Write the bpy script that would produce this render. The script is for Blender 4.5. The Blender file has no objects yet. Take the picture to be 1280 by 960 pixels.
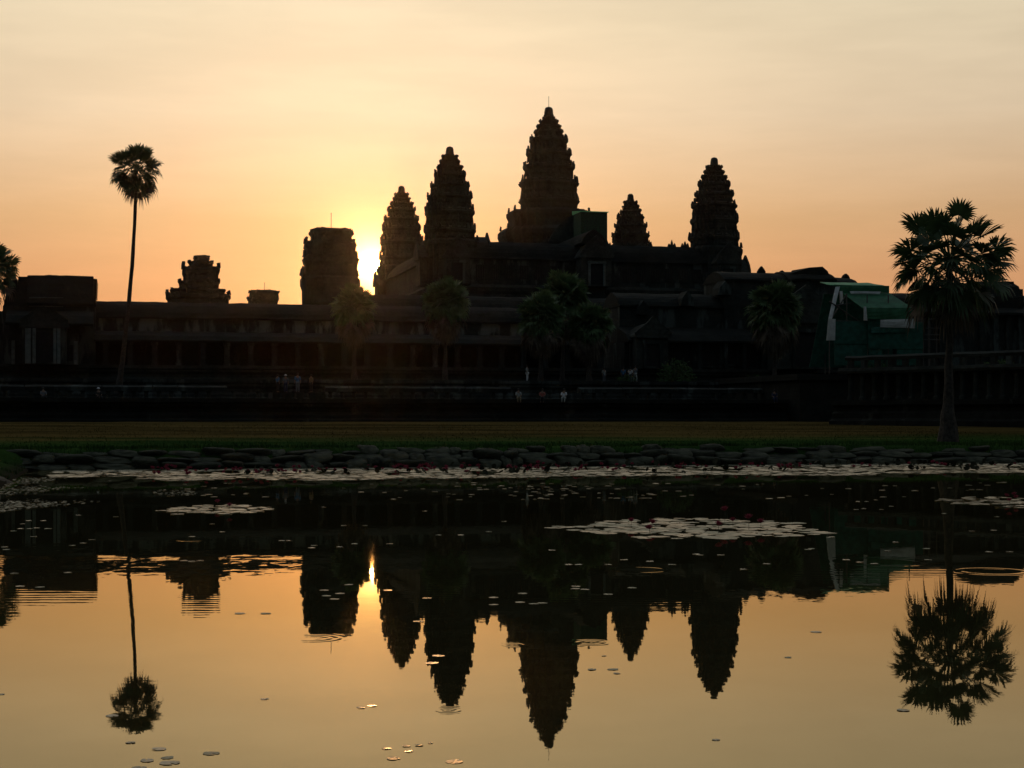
import bpy, math, random
from mathutils import Vector, Matrix, noise as mnoise
R = math.radians
rng = random.Random(11)
sc = bpy.context.scene
COL = sc.collection

# ------------------------------------------------------------------ camera
FPX, HORY, CAMH = 2009.0, 521.5, 2.0          # focal length in photo pixels, horizon row, eye height over the water
cam = bpy.data.objects.new('camera', bpy.data.cameras.new('camera'))
COL.objects.link(cam)
cam.location = (0, 0, CAMH)
cam.rotation_euler = (R(90), 0, 0)
cam.data.sensor_width = 36
cam.data.lens = 36 * FPX / 1280
cam.data.shift_y = (HORY - 480) / 1280
cam.data.clip_start = 0.1
cam.data.clip_end = 8000
sc.camera = cam

# ------------------------------------------------------------------ sky, sun, exposure
SUN_AZ = math.atan((464 - 640) / FPX)          # to the right of +Y
SUN_EL = math.atan((HORY - 331) / FPX * math.cos(SUN_AZ))
SUND = Vector((math.sin(SUN_AZ) * math.cos(SUN_EL), math.cos(SUN_AZ) * math.cos(SUN_EL), math.sin(SUN_EL)))
sc.view_settings.view_transform = 'Standard'
sc.view_settings.look = 'None'
sc.view_settings.exposure = 0
sc.view_settings.gamma = 1
sc.view_settings.use_curve_mapping = False

class NT:
    """tiny node-tree helper: every call returns an output socket"""
    def __init__(s, nt): s.nt = nt; s.n = nt.nodes; s.l = nt.links
    def new(s, t, **kw):
        n = s.n.new(t)
        for k, v in kw.items(): setattr(n, k, v)
        return n
    def put(s, sock, v):
        if hasattr(v, 'is_output'): s.l.new(v, sock)
        else: sock.default_value = v
    def m(s, op, a, b=None, c=None, clamp=False):
        n = s.new('ShaderNodeMath', operation=op, use_clamp=clamp)
        for i, v in enumerate((a, b, c)):
            if v is not None: s.put(n.inputs[i], v)
        return n.outputs[0]
    def vm(s, op, a, b=None):
        n = s.new('ShaderNodeVectorMath', operation=op)
        s.put(n.inputs[0], a)
        if b is not None:
            if op == 'SCALE': s.put(n.inputs[3], b)
            else: s.put(n.inputs[1], b)
        return n.outputs['Value' if op in ('DOT_PRODUCT', 'LENGTH', 'DISTANCE') else 'Vector']
    def sep(s, v):
        n = s.new('ShaderNodeSeparateXYZ'); s.put(n.inputs[0], v); return n.outputs
    def comb(s, x, y, z):
        n = s.new('ShaderNodeCombineXYZ')
        for i, v in enumerate((x, y, z)): s.put(n.inputs[i], v)
        return n.outputs[0]
    def noise(s, vec, scale, detail=3, rough=.55, col=False):
        n = s.new('ShaderNodeTexNoise')
        s.put(n.inputs['Vector'], vec); n.inputs['Scale'].default_value = scale
        n.inputs['Detail'].default_value = detail; n.inputs['Roughness'].default_value = rough
        return n.outputs['Color' if col else 'Fac']
    def ramp(s, fac, stops, interp='LINEAR'):
        n = s.new('ShaderNodeValToRGB'); e = n.color_ramp.elements; n.color_ramp.interpolation = interp
        while len(e) < len(stops): e.new(.5)
        for i, (p, c) in enumerate(stops):
            e[i].position = p; e[i].color = tuple(c) + (1,) if len(c) == 3 else c
        s.put(n.inputs[0], fac); return n.outputs[0]
    def mix(s, f, a, b, mode='MIX'):
        n = s.new('ShaderNodeMix', data_type='RGBA', blend_type=mode)
        s.put(n.inputs[0], f)
        s.put(n.inputs[6], a if hasattr(a, 'is_output') else tuple(a) + (1,))
        s.put(n.inputs[7], b if hasattr(b, 'is_output') else tuple(b) + (1,))
        return n.outputs[2]
    def mapr(s, v, a, b, c=0., d=1., smooth=True):
        n = s.new('ShaderNodeMapRange', interpolation_type='SMOOTHSTEP' if smooth else 'LINEAR')
        s.put(n.inputs[0], v)
        for i, k in enumerate((a, b, c, d)): n.inputs[i + 1].default_value = k
        return n.outputs[0]

world = bpy.data.worlds.new('World'); sc.world = world; world.use_nodes = True
w = NT(world.node_tree); w.n.clear()
tc = w.new('ShaderNodeTexCoord').outputs['Generated']
dx, dy, dz = w.sep(tc)
cosa = w.vm('DOT_PRODUCT', tc, tuple(SUND))
ang = w.m('MULTIPLY', w.m('ARCCOSINE', w.m('MINIMUM', cosa, .9999999)), 180 / math.pi)   # degrees from the sun
hl = w.m('SQRT', w.m('ADD', w.m('MULTIPLY', dx, dx), w.m('MULTIPLY', dy, dy)))
caz = w.m('DIVIDE', w.m('ADD', w.m('MULTIPLY', dx, math.sin(SUN_AZ)), w.m('MULTIPLY', dy, math.cos(SUN_AZ))), w.m('MAXIMUM', hl, .001))
toward = w.mapr(caz, -.35, .98)
el = w.m('MULTIPLY', w.m('ARCSINE', dz), 180 / math.pi)
east = w.ramp(w.m('DIVIDE', el, 90.), [(0, (.80, .35, .16)), (.033, (.83, .385, .185)), (.054, (.84, .425, .215)), (.077, (.86, .525, .28)), (.117, (1., .79, .55)),
                                      (.155, (1.04, .88, .62)), (.22, (.82, .76, .60)), (.40, (.36, .40, .43)), (1, (.22, .28, .355))])
west = w.ramp(w.m('DIVIDE', el, 90.), [(0, (.052, .070, .072)), (.2, (.07, .096, .108)), (.5, (.165, .205, .26)), (1, (.22, .28, .355))])
base = w.mix(toward, west, east)
wob = w.noise(w.comb(w.m('MULTIPLY', dx, 5.), w.m('MULTIPLY', dy, 2.), w.m('MULTIPLY', dz, 34.)), 1.3, 5, .6)
base = w.vm('SCALE', base, w.mapr(wob, .3, .72, .955, 1.05))
def glow(deg, c): 
    return w.vm('SCALE', w.comb(*c), w.m('EXPONENT', w.m('DIVIDE', ang, -deg)))
acc = w.vm('SCALE', base, w.m('ADD', .62, w.m('MULTIPLY', w.m('EXPONENT', w.m('DIVIDE', ang, -9.)), .42)))
for deg, c in ((2.6, (.45, .09, 0.)), (.54, (9.5, 5.6, 1.9))):
    acc = w.vm('ADD', acc, glow(deg, c))
disc = w.mapr(ang, .24, .31, 1., 0.)
acc = w.vm('ADD', acc, w.vm('SCALE', w.comb(60., 42., 18.), disc))
sky = w.new('ShaderNodeTexSky', sky_type='NISHITA', sun_disc=False)
sky.sun_elevation = SUN_EL; sky.sun_rotation = SUN_AZ; sky.dust_density = 4.; sky.air_density = 1.5
b1 = w.new('ShaderNodeBackground'); w.put(b1.inputs[0], acc); b1.inputs[1].default_value = 1.
b2 = w.new('ShaderNodeBackground'); w.put(b2.inputs[0], sky.outputs[0]); b2.inputs[1].default_value = .006
ad = w.new('ShaderNodeAddShader'); w.l.new(b1.outputs[0], ad.inputs[0]); w.l.new(b2.outputs[0], ad.inputs[1])
w.l.new(ad.outputs[0], w.new('ShaderNodeOutputWorld').inputs[0])
world.cycles.sampling_method = 'MANUAL'; world.cycles.sample_map_resolution = 2048

sun = bpy.data.objects.new('sun', bpy.data.lights.new('sun', 'SUN')); COL.objects.link(sun)
sun.data.energy = 2.0; sun.data.angle = R(.5); sun.data.color = (1., .46, .15)
sun.rotation_euler = (-SUND).to_track_quat('-Z', 'Y').to_euler()
sun.location = SUND * 900

# ------------------------------------------------------------------ frames of reference
TH = R(13.81); CS, SN = math.cos(TH), math.sin(TH)       # the temple front and the pond share this heading
OX, OY = 6.8, 297.2                                       # centre of the temple
def T(s, e, z=0): return Vector((OX + s * CS - e * SN, OY + s * SN + e * CS, z))
def s_at(px, e):
    u = (px - 640) / FPX
    return (u * (OY + e * CS) - OX + e * SN) / (CS - u * SN)
def z_at(px, py, e):
    return CAMH + (HORY - py) * (OY + s_at(px, e) * SN + e * CS) / FPX
def on_water(px, py, z=0):                                # a point of the pond seen at this place of the photo
    d = FPX * (CAMH - z) / (py - HORY)
    return Vector(((px - 640) / FPX * d, d, z))
def PQ(p, q, z=0): return Vector((p * CS - q * SN, p * SN + q * CS, z))   # pond frame: p along the far bank, q towards it
def to_pq(v): return (v.x * CS + v.y * SN, -v.x * SN + v.y * CS)

# ------------------------------------------------------------------ scene helpers
ORG = {}
def thing(name, label, cat, o=(0, 0, 0), temple=True, group=None, rz=None):
    t = bpy.data.objects.new(name, None); COL.objects.link(t)
    t.empty_display_size = .3
    t.location = T(*o) if temple else o
    t.rotation_euler.z = (TH if temple else 0) if rz is None else rz
    t['label'] = label; t['category'] = cat
    if group: t['group'] = group
    ORG[t.name] = o if rz is None else (0, 0, 0)
    return t
def tag(o, label, cat, group=None):
    o['label'] = label; o['category'] = cat
    if group: o['group'] = group
    return o
def children(o): return [c for c in bpy.data.objects if c.parent == o]
def dup(root, loc, rz=None, label=None):
    kids = children(root)
    r = root.copy(); COL.objects.link(r); r.location = loc
    if rz is not None: r.rotation_euler.z = rz
    if label: r['label'] = label
    for c in kids:
        k = c.copy(); COL.objects.link(k); k.parent = r
        for g in children(c):
            h = g.copy(); COL.objects.link(h); h.parent = k
    return r

class MB:
    def __init__(s): s.v = []; s.f = []
    def add(s, vs, fs):
        o = len(s.v); s.v += [tuple(v) for v in vs]; s.f += [tuple(i + o for i in f) for f in fs]
    def box(s, x0, x1, y0, y1, z0, z1, tx=0, ty=0):
        """axis aligned box, its top drawn in by tx, ty on each side"""
        s.add([(x0, y0, z0), (x1, y0, z0), (x1, y1, z0), (x0, y1, z0),
               (x0 + tx, y0 + ty, z1), (x1 - tx, y0 + ty, z1), (x1 - tx, y1 - ty, z1), (x0 + tx, y1 - ty, z1)],
              [(3, 2, 1, 0), (4, 5, 6, 7), (0, 1, 5, 4), (1, 2, 6, 5), (2, 3, 7, 6), (3, 0, 4, 7)])
    def loft(s, rings, cap=True, closed=True):
        n = len(rings[0]); vs = [p for r in rings for p in r]; fs = []
        for i in range(len(rings) - 1):
            for j in range(n if closed else n - 1):
                k = (j + 1) % n
                fs.append((i * n + j, i * n + k, (i + 1) * n + k, (i + 1) * n + j))
        if cap:
            fs.append(tuple(reversed(range(n)))); fs.append(tuple(range((len(rings) - 1) * n, len(rings) * n)))
        s.add(vs, fs)
    def extrude(s, prof, axis, c0, c1, step=2.0, jit=.03, sag=.0):
        """closed profile [(across, z)] swept along axis 's' or 'e' in short lengths, each a little uneven"""
        n = max(1, int(abs(c1 - c0) / step)); rings = []
        for i in range(n + 1):
            c = c0 + (c1 - c0) * i / n; dz = rng.uniform(-jit, jit) - sag * math.sin(math.pi * i / n)
            ring = []
            for a, z in prof:
                aa, zz = a + rng.uniform(-jit, jit), z + dz + rng.uniform(-jit, jit) * .5
                ring.append((c, aa, zz) if axis == 's' else (aa, c, zz))
            rings.append(ring)
        s.loft(rings)
    def vault(s, axis, c0, c1, mid, hw, z0, z1, step=1.6, jit=.05, eave=.25, half=0):
        h = z1 - z0
        pr = [(1, 0), (1, .07), (.95, .16), (.86, .36), (.70, .58), (.48, .78), (.22, .93), (.06, 1.)]
        L = [(mid - hw * a, z0 + h * b) for a, b in pr]; Rr = [(mid + hw * a, z0 + h * b) for a, b in reversed(pr)]
        L[0] = (mid - hw - eave, z0); L.insert(1, (mid - hw - eave, z0 + .18)); Rr[-1] = (mid + hw + eave, z0); Rr.insert(-1, (mid + hw + eave, z0 + .18))
        if half < 0: Rr = [(mid, z0 + h), (mid, z0)]
        s.extrude(L + Rr, axis, c0, c1, step, jit)
    def tube(s, pts, rad, n=8, cap=True):
        rings = []
        for i, p in enumerate(pts):
            p = Vector(p); a = Vector(pts[max(i - 1, 0)]); b = Vector(pts[min(i + 1, len(pts) - 1)])
            d = (b - a).normalized(); u = d.orthogonal().normalized() if i == 0 else (u - d * u.dot(d)).normalized()
            v = d.cross(u); r = rad[i] if hasattr(rad, '__len__') else rad
            rings.append([tuple(p + (u * math.cos(2 * math.pi * k / n) + v * math.sin(2 * math.pi * k / n)) * r) for k in range(n)])
        s.loft(rings, cap)
    def lathe(s, cx, cy, prof, n=14):
        s.loft([[(cx + r * math.cos(2 * math.pi * k / n), cy + r * math.sin(2 * math.pi * k / n), z) for k in range(n)] for r, z in prof])
    def build(s, name, mat, parent=None, smooth=False, jit=0, kind=None, local=False):
        o = ORG.get(parent.name, (0, 0, 0)) if parent and not local else (0, 0, 0)
        if jit: vv = [(x - o[0] + rng.uniform(-jit, jit), y - o[1] + rng.uniform(-jit, jit), z - o[2] + rng.uniform(-jit, jit)) for x, y, z in s.v]
        else: vv = [(x - o[0], y - o[1], z - o[2]) for x, y, z in s.v]
        me = bpy.data.meshes.new(name); me.from_pydata(vv, [], s.f); me.update()
        if smooth: me.polygons.foreach_set('use_smooth', [True] * len(me.polygons))
        me.materials.append(mat)
        ob = bpy.data.objects.new(name, me); COL.objects.link(ob)
        ORG[ob.name] = o
        if parent: ob.parent = parent
        if kind: ob['kind'] = kind
        return ob

# ------------------------------------------------------------------ materials
def mat(name, rough=.85, spec=.3):
    m = bpy.data.materials.new(name); m.use_nodes = True
    t = NT(m.node_tree); b = m.node_tree.nodes['Principled BSDF']
    b.inputs['Roughness'].default_value = rough; b.inputs['Specular IOR Level'].default_value = spec
    return m, t, b
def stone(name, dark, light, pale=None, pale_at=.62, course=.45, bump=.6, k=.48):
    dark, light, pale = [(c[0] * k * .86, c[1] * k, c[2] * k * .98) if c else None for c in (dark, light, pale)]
    m, t, b = mat(name, .92, .15)
    co = t.new('ShaderNodeTexCoord').outputs['Object']
    n1 = t.noise(co, .35, 6, .62); n2 = t.noise(co, 2.6, 4, .6)
    f = t.m('ADD', t.m('MULTIPLY', n1, .65), t.m('MULTIPLY', n2, .35))
    c = t.mix(t.mapr(f, .36, .64), dark, light)
    if pale:                                       # weathered bare stone, in runs that hang down the wall
        x, y, z = t.sep(co)
        st = t.noise(t.comb(t.m('MULTIPLY', x, .55), t.m('MULTIPLY', y, .55), t.m('MULTIPLY', z, .16)), 1.0, 5, .65)
        c = t.mix(t.mapr(st, pale_at - .06, pale_at + .05), c, pale)
    x, y, z = t.sep(co)
    fr = t.m('FRACT', t.m('DIVIDE', z, course))
    joint = t.mapr(fr, 0., .12, 0., 1.)
    ht = t.m('ADD', t.m('MULTIPLY', t.noise(co, 1.7, 6, .65), .5), t.m('MULTIPLY', joint, .12))
    bp = t.new('ShaderNodeBump'); bp.inputs['Strength'].default_value = bump; bp.inputs['Distance'].default_value = .25
    t.put(bp.inputs['Height'], ht); t.l.new(bp.outputs[0], b.inputs['Normal'])
    t.l.new(c, b.inputs['Base Color'])
    return m
def plain(name, c, rough=.8, var=.3, scale=3., spec=.3, trans=0.):
    m, t, b = mat(name, rough, spec)
    co = t.new('ShaderNodeTexCoord').outputs['Object']
    n = t.noise(co, scale, 4)
    lo = tuple(v * (1 - var) for v in c); hi = tuple(min(1, v * (1 + var)) for v in c)
    col = t.mix(t.mapr(n, .3, .7), lo, hi); t.l.new(col, b.inputs['Base Color'])
    if trans:
        ts = t.new('ShaderNodeBsdfTranslucent'); t.l.new(col, ts.inputs[0])
        mx = t.new('ShaderNodeMixShader'); mx.inputs[0].default_value = trans
        t.l.new(b.outputs[0], mx.inputs[1]); t.l.new(ts.outputs[0], mx.inputs[2])
        t.l.new(mx.outputs[0], t.n['Material Output'].inputs[0])
    return m
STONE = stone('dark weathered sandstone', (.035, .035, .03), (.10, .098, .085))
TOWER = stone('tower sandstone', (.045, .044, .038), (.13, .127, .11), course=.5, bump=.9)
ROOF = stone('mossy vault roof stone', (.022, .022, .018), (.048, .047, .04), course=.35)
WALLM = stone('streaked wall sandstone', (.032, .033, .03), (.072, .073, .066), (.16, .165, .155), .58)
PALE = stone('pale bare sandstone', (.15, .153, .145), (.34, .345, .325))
PLINTH = stone('blackened terrace stone and wall shade', (.018, .017, .014), (.05, .046, .038), (.10, .095, .08), .66)
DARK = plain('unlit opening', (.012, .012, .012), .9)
IRON = plain('grey iron', (.10, .10, .10), .5)
BARK = plain('palm bark', (.042, .036, .03), .95, .45, 6)
LEAF = plain('palm leaf green', (.055, .095, .038), .5, .4, 1.2, .35, .2)
LEAF2 = plain('lighter palm leaf green', (.075, .125, .05), .6, .4, 1.2, .25, .2)  # lighter green than the other palms
DEAD = plain('dead palm leaf', (.10, .078, .055), .8, .4, 1.2)
BUSH = plain('bush leaf green', (.035, .07, .022), .7, .4, 2., .08, .2)
ROCK = stone('rounded bank rock', (.035, .033, .024), (.19, .165, .11), course=9., bump=.9, k=.66)

# ------------------------------------------------------------------ ground, pond
POND = (-3.1, 62., 2.6, 63.1)                    # p0, p1, q0, q1
def ground_z(p, q):
    p0, p1, q0, q1 = POND
    dxp = max(p0 - p, 0, p - p1); dyq = max(q0 - q, 0, q - q1)
    d = math.hypot(dxp, dyq)
    if d <= 0:
        return -min(1.4, .25 + .6 * min(p - p0, p1 - p, q - q0, q1 - q))
    if p < p0 - .01 and q < q1: return min(.45, .30 * d) + min(.9, max(0, d - 3) * .03)     # gentle left shore
    if q < q0: return min(.35, .3 * d)
    return -.25 + min(1, d / .9) * 1.0 + min(1., max(0, d - .9) / 75.) * .85
def lawn_colour(t, co, k=1.2):
    x, y, z = t.sep(co)
    q = t.m('ADD', t.m('MULTIPLY', x, -SN), t.m('MULTIPLY', y, CS))
    n1 = t.noise(t.comb(t.m('MULTIPLY', x, .35), y, 0.), .16, 5, .6); n2 = t.noise(t.comb(t.m('MULTIPLY', x, .6), y, z), 2.2, 5, .7)
    f = t.m('ADD', t.m('MULTIPLY', n1, .6), t.m('MULTIPLY', n2, .4))
    K = lambda *c: tuple(v * k for v in c)
    dry = t.mix(t.mapr(f, .40, .60), K(.034, .026, .009), K(.098, .068, .022))
    grn = t.mix(t.mapr(f, .38, .62), K(.014, .034, .008), K(.036, .072, .017))
    qq = t.m('ADD', q, t.m('MULTIPLY', t.m('SUBTRACT', n1, .5), 30.))
    return t.mix(t.mapr(qq, 70., 90.), grn, dry)
def ground():
    ps = [-4000, -1500, -500, -200, -90, -40, -20, -12, -8, -6, -5, -4.3, -3.7, -3.4, -3.25, -3.1, -2.8, -2.4, -1.6, -.5, 1, 4] + list(range(8, 60, 4)) + [61, 62, 63, 64, 70, 90, 150, 300, 800, 2000, 4000]
    qs = [-600, -100, -30, -10, -4, 0, 1, 2, 2.6, 3.2, 5, 10, 20, 30, 40, 50, 56, 60, 62, 63, 63.1, 63.3, 63.6, 63.8, 64, 64.3, 64.7, 65.3, 66, 67, 69, 72, 76, 82, 90, 100, 112, 126, 140, 180, 300, 600, 1200, 2500, 4500]
    mb = MB(); vs = []
    for q in qs:
        for p in ps:
            v = PQ(p, q, ground_z(p, q) + (mnoise.noise(Vector((p * .35, q * .35, 0))) * .05 if -60 < p < 80 and q < 145 else 0)); vs.append(v)
    n = len(ps)
    mb.add(vs, [(j * n + i, j * n + i + 1, (j + 1) * n + i + 1, (j + 1) * n + i) for j in range(len(qs) - 1) for i in range(n - 1)])
    m, t, b = mat('dry lawn', 1., 0.)
    co = t.new('ShaderNodeTexCoord').outputs['Object']
    x, y, z = t.sep(co)
    c = lawn_colour(t, co)
    c = t.mix(t.mapr(z, .05, .4), (.035, .03, .02), c)          # wet mud by the water
    t.l.new(c, b.inputs['Base Color'])
    bp = t.new('ShaderNodeBump'); bp.inputs['Strength'].default_value = .8; bp.inputs['Distance'].default_value = .1
    t.put(bp.inputs['Height'], t.noise(co, 6., 4, .7)); t.l.new(bp.outputs[0], b.inputs['Normal'])
    return mb.build('lawn', m, kind='structure', smooth=True)
ground()

def pond():
    mb = MB(); p0, p1, q0, q1 = -9., 66., -1., 64.2
    mb.add([PQ(p0, q0), PQ(p1, q0), PQ(p1, q1), PQ(p0, q1)], [(0, 1, 2, 3)])
    m, t, b = mat('still pond water', .012, .5)
    co = t.new('ShaderNodeTexCoord').outputs['Object']
    x, y, z = t.sep(co)
    def field(scale, amp, det=2):
        c = t.noise(co, scale, det, .5, col=True)
        return t.vm('SCALE', t.vm('SUBTRACT', c, (.5, .5, .5)), amp)
    calm = t.mapr(t.noise(t.comb(t.m('MULTIPLY', x, .10), t.m('MULTIPLY', y, .16), 0.), 1., 3), .35, .68)
    slope = t.vm('ADD', field(.9, .0022), t.vm('SCALE', t.vm('ADD', field(5., .0042, 3), field(14., .004)), t.m('ADD', .35, calm)))
    # a faint breeze crossing the pond on the left
    gau = lambda v, c, wd: t.m('EXPONENT', t.m('MULTIPLY', t.m('POWER', t.m('DIVIDE', t.m('SUBTRACT', v, c), wd), 2.), -1.))
    wig = t.m('MULTIPLY', t.m('SUBTRACT', t.noise(t.comb(t.m('MULTIPLY', x, .7), t.m('MULTIPLY', y, 2.2), 0.), 1., 5, .7), .5), 2.6)
    yw = t.m('ADD', y, wig); lft = t.mapr(x, -2.2, -3.0); brk = t.mapr(t.noise(t.comb(x, t.m('MULTIPLY', y, 2.), 4.), 1.2, 3), .3, .6)
    b1 = t.m('MULTIPLY', t.m('MULTIPLY', gau(yw, 22.9, .38), lft), t.m('MULTIPLY', brk, -.0085))
    b2 = t.m('MULTIPLY', t.m('MULTIPLY', gau(yw, 21.2, .5), lft), .0035)
    trains = t.m('ADD', b1, b2)
    slope = t.vm('ADD', slope, t.vm('SCALE', t.vm('ADD', field(6., .02), field(2., .012)), t.m('MULTIPLY', gau(y, 21.6, 2.2), lft)))
    for cx_, cy_, wx, wy, wl, st in ((-5.7, 17.6, 1.5, 1.1, .24, .006), (-3.3, 17.2, .45, 1.2, .2, .006), (1.5, 17.5, .9, .6, .2, .003), (4.3, 20.5, 1.6, .8, .22, .004), (-.9, 18.5, .35, 2., .18, .003)):
        pw = t.m('MULTIPLY', t.m('SINE', t.m('MULTIPLY', t.m('ADD', y, t.m('MULTIPLY', wig, .12)), 2 * math.pi / wl)), st)
        trains = t.m('ADD', trains, t.m('MULTIPLY', pw, t.m('MULTIPLY', gau(x, cx_, wx), gau(y, cy_, wy))))
    slope = t.vm('ADD', slope, t.comb(0., trains, 0.))
    # rings left by fish: centre, radius, width, wavelength, steepness
    rings = [((392, 798), .20, .08, .09, .012), ((640, 806), .09, .05, .06, .014), ((738, 803), .12, .06, .07, .016), ((1240, 714), .42, .13, .17, .013), ((800, 712), .35, .07, .12, .03),
             ((560, 888), .06, .08, .05, .012), ((240, 675), .28, .07, .12, .03), ((1100, 702), .6, .16, .22, .005)]
    for (px, py), r0, wd, wl, st in rings:
        c = on_water(px, py)
        d = t.vm('SUBTRACT', co, tuple(c)); r = t.vm('LENGTH', d)
        a = t.m('MULTIPLY', t.m('SINE', t.m('MULTIPLY', r, 2 * math.pi / wl)), st)
        g = t.m('EXPONENT', t.m('MULTIPLY', t.m('POWER', t.m('DIVIDE', t.m('SUBTRACT', r, r0), wd), 2.), -1.))
        slope = t.vm('ADD', slope, t.vm('SCALE', t.vm('NORMALIZE', d), t.m('MULTIPLY', a, g)))
    sx, sy, _ = t.sep(slope)
    nrm = t.vm('NORMALIZE', t.comb(sx, sy, 1.))
    fr = t.new('ShaderNodeFresnel'); fr.inputs['IOR'].default_value = 1.48; t.put(fr.inputs['Normal'], nrm)
    df = t.new('ShaderNodeBsdfDiffuse'); df.inputs[0].default_value = (.030, .026, .010, 1)
    gl = t.new('ShaderNodeBsdfGlossy'); gl.inputs['Color'].default_value = (1., .92, .66, 1); gl.inputs['Roughness'].default_value = .012; t.put(gl.inputs['Normal'], nrm)
    mx = t.new('ShaderNodeMixShader'); t.put(mx.inputs[0], fr.outputs[0]); t.l.new(df.outputs[0], mx.inputs[1]); t.l.new(gl.outputs[0], mx.inputs[2])
    t.l.new(mx.outputs[0], t.n['Material Output'].inputs[0])
    return mb.build('pond_water', m, kind='structure')
pond()

# ------------------------------------------------------------------ temple towers
def redent(w):
    q = [(1, .36), (.885, .36), (.885, .58), (.755, .58), (.755, .755), (.58, .755), (.58, .885), (.36, .885), (.36, 1)]
    pts = []
    for k in range(4):
        c, s_ = (1, 0, -1, 0)[k], (0, 1, 0, -1)[k]
        pts += [((x * c - y * s_) * w, (x * s_ + y * c) * w) for x, y in q]
    return pts
def ring(w, z): return [(x, y, z) for x, y in redent(w)]
def antefix(mb, x, y, z, wd, h, yaw, lean=.12, thick=.16):
    c, s_ = math.cos(yaw), math.sin(yaw)
    out = [(-.5, 0), (.5, 0), (.55, .34), (.34, .70), (0, 1.0 + rng.uniform(-.12, .12)), (-.34, .70), (-.55, .34)]
    f, bk = [], []
    for a, b in out:
        for lst, dd in ((f, thick * .5), (bk, -thick * .5)):
            rr = dd - lean * b * h
            lst.append((x + c * rr - s_ * a * wd, y + s_ * rr + c * a * wd, z + b * h))
    mb.loft([bk, f])
def tier_mesh(zb, zt, w, wn):
    """one storey of a tower: recessed wall, swelling cornice, upright pointed stones on its edge"""
    h = zt - zb; mb = MB()
    mb.loft([ring(.86 * w, zb - .12 * h), ring(.865 * w, zb + .12 * h), ring(.91 * w, zb + .22 * h), ring(.915 * w, zb + .46 * h), ring(.975 * w, zb + .56 * h), ring(1.0 * w, zb + .66 * h),
             ring(.97 * w, zb + .74 * h), ring(.985 * w, zb + .79 * h), ring(.88 * w, zb + .86 * h), ring(min(.86 * w, .92 * wn), zb + .9 * h)])
    spots = []
    for k in range(4):
        a = k * math.pi / 2
        for px, py, sz, yy in ((1, 0, 1.25, 0), (.99, .33, .8, 0), (.99, -.33, .8, 0), (.885, .57, .75, .5), (.885, -.57, .75, -.5), (.75, .75, .85, math.pi / 4)):
            spots.append((px, py, sz, a + yy, a))
    for px, py, sz, yaw, a in spots:
        if rng.random() < .2: continue
        sz *= rng.uniform(.7, 1.25)
        x, y = (px * math.cos(a) - py * math.sin(a)) * w * .965, (px * math.sin(a) + py * math.cos(a)) * w * .965
        antefix(mb, x, y, zb + .70 * h, max(.30, .15 * w) * sz, h * .44 * sz ** .5, yaw, .04, .26)
    for k in range(4):                              # a false niche on every face
        a = k * math.pi / 2; c, s_ = math.cos(a), math.sin(a)
        for yo in (-.17, .17):
            x, y = (.935 * c - yo * s_) * w, (.935 * s_ + yo * c) * w
            antefix(mb, x, y, zb + .02 * h, .10 * w, h * .5, a, 0, .22)
    return mb
def finial_mesh(zb, zt, w):
    mb = MB(); h = zt - zb
    mb.lathe(0, 0, [(1.3 * w, zb - .3), (1.35 * w, zb + .08 * h), (1.1 * w, zb + .14 * h), (1.2 * w, zb + .24 * h), (1.04 * w, zb + .32 * h), (1.02 * w, zb + .5 * h), (.95 * w, zb + .7 * h), (.84 * w, zb + .86 * h), (.6 * w, zb + .96 * h), (.25 * w, zt)])
    return mb
def tower(label, s, e, z0, tiers, fin, body, rod=0):
    """tiers: (zb, zt, silhouette half width) from the top down; body: (z0, z1, half width) lower storeys"""
    t = thing('temple_tower', label, 'tower', (s, e, z0))
    for i, (zb, zt, hw) in enumerate(tiers):
        wn = (tiers[i - 1][2] if i else fin[2] * 1.2) / 1.06
        mb = tier_mesh(zb - z0, zt - z0, hw / 1.06 * rng.uniform(.975, 1.03), wn)
        o = (s * .13, e * .17, 0); q = lambda v, f, a: a * mnoise.noise(Vector((v[0] * f + o[0], v[1] * f + o[1], v[2] * f)))
        mb.v = [(v[0] + q(v, .55, .15) + q(v, 1.7, .07), v[1] + q((v[1], v[2], v[0]), .55, .15), v[2] + q((v[2], v[0], v[1]), .6, .10)) for v in mb.v]
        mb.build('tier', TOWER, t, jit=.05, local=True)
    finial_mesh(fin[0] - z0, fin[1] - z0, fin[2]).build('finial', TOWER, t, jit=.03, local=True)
    for zb, zt, hw in body:
        mb = MB(); w_ = hw / 1.06; h = zt - zb; a, b = zb - z0, zt - z0
        mb.loft([ring(w_, a), ring(w_ * 1.01, a + .08 * h), ring(.96 * w_, a + .13 * h), ring(.955 * w_, a + .8 * h), ring(1.0 * w_, a + .88 * h), ring(1.0 * w_, a + .95 * h), ring(.93 * w_, b)])
        for k in range(4):
            for o in (-.34, .34):
                an = k * math.pi / 2
                antefix(mb, (math.cos(an) - o * math.sin(an)) * w_ * .95, (math.sin(an) + o * math.cos(an)) * w_ * .95, b - .1, .55, .9, an, .1, .3)
        mb.build('tower_body', TOWER, t, jit=.03, local=True)
    if rod:
        mb = MB(); mb.tube([(0, 0, fin[1] - z0 - .3), (0, 0, fin[1] - z0 + rod)], .045, 5); mb.build('lightning_rod', IRON, t, local=True)
    return t

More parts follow.
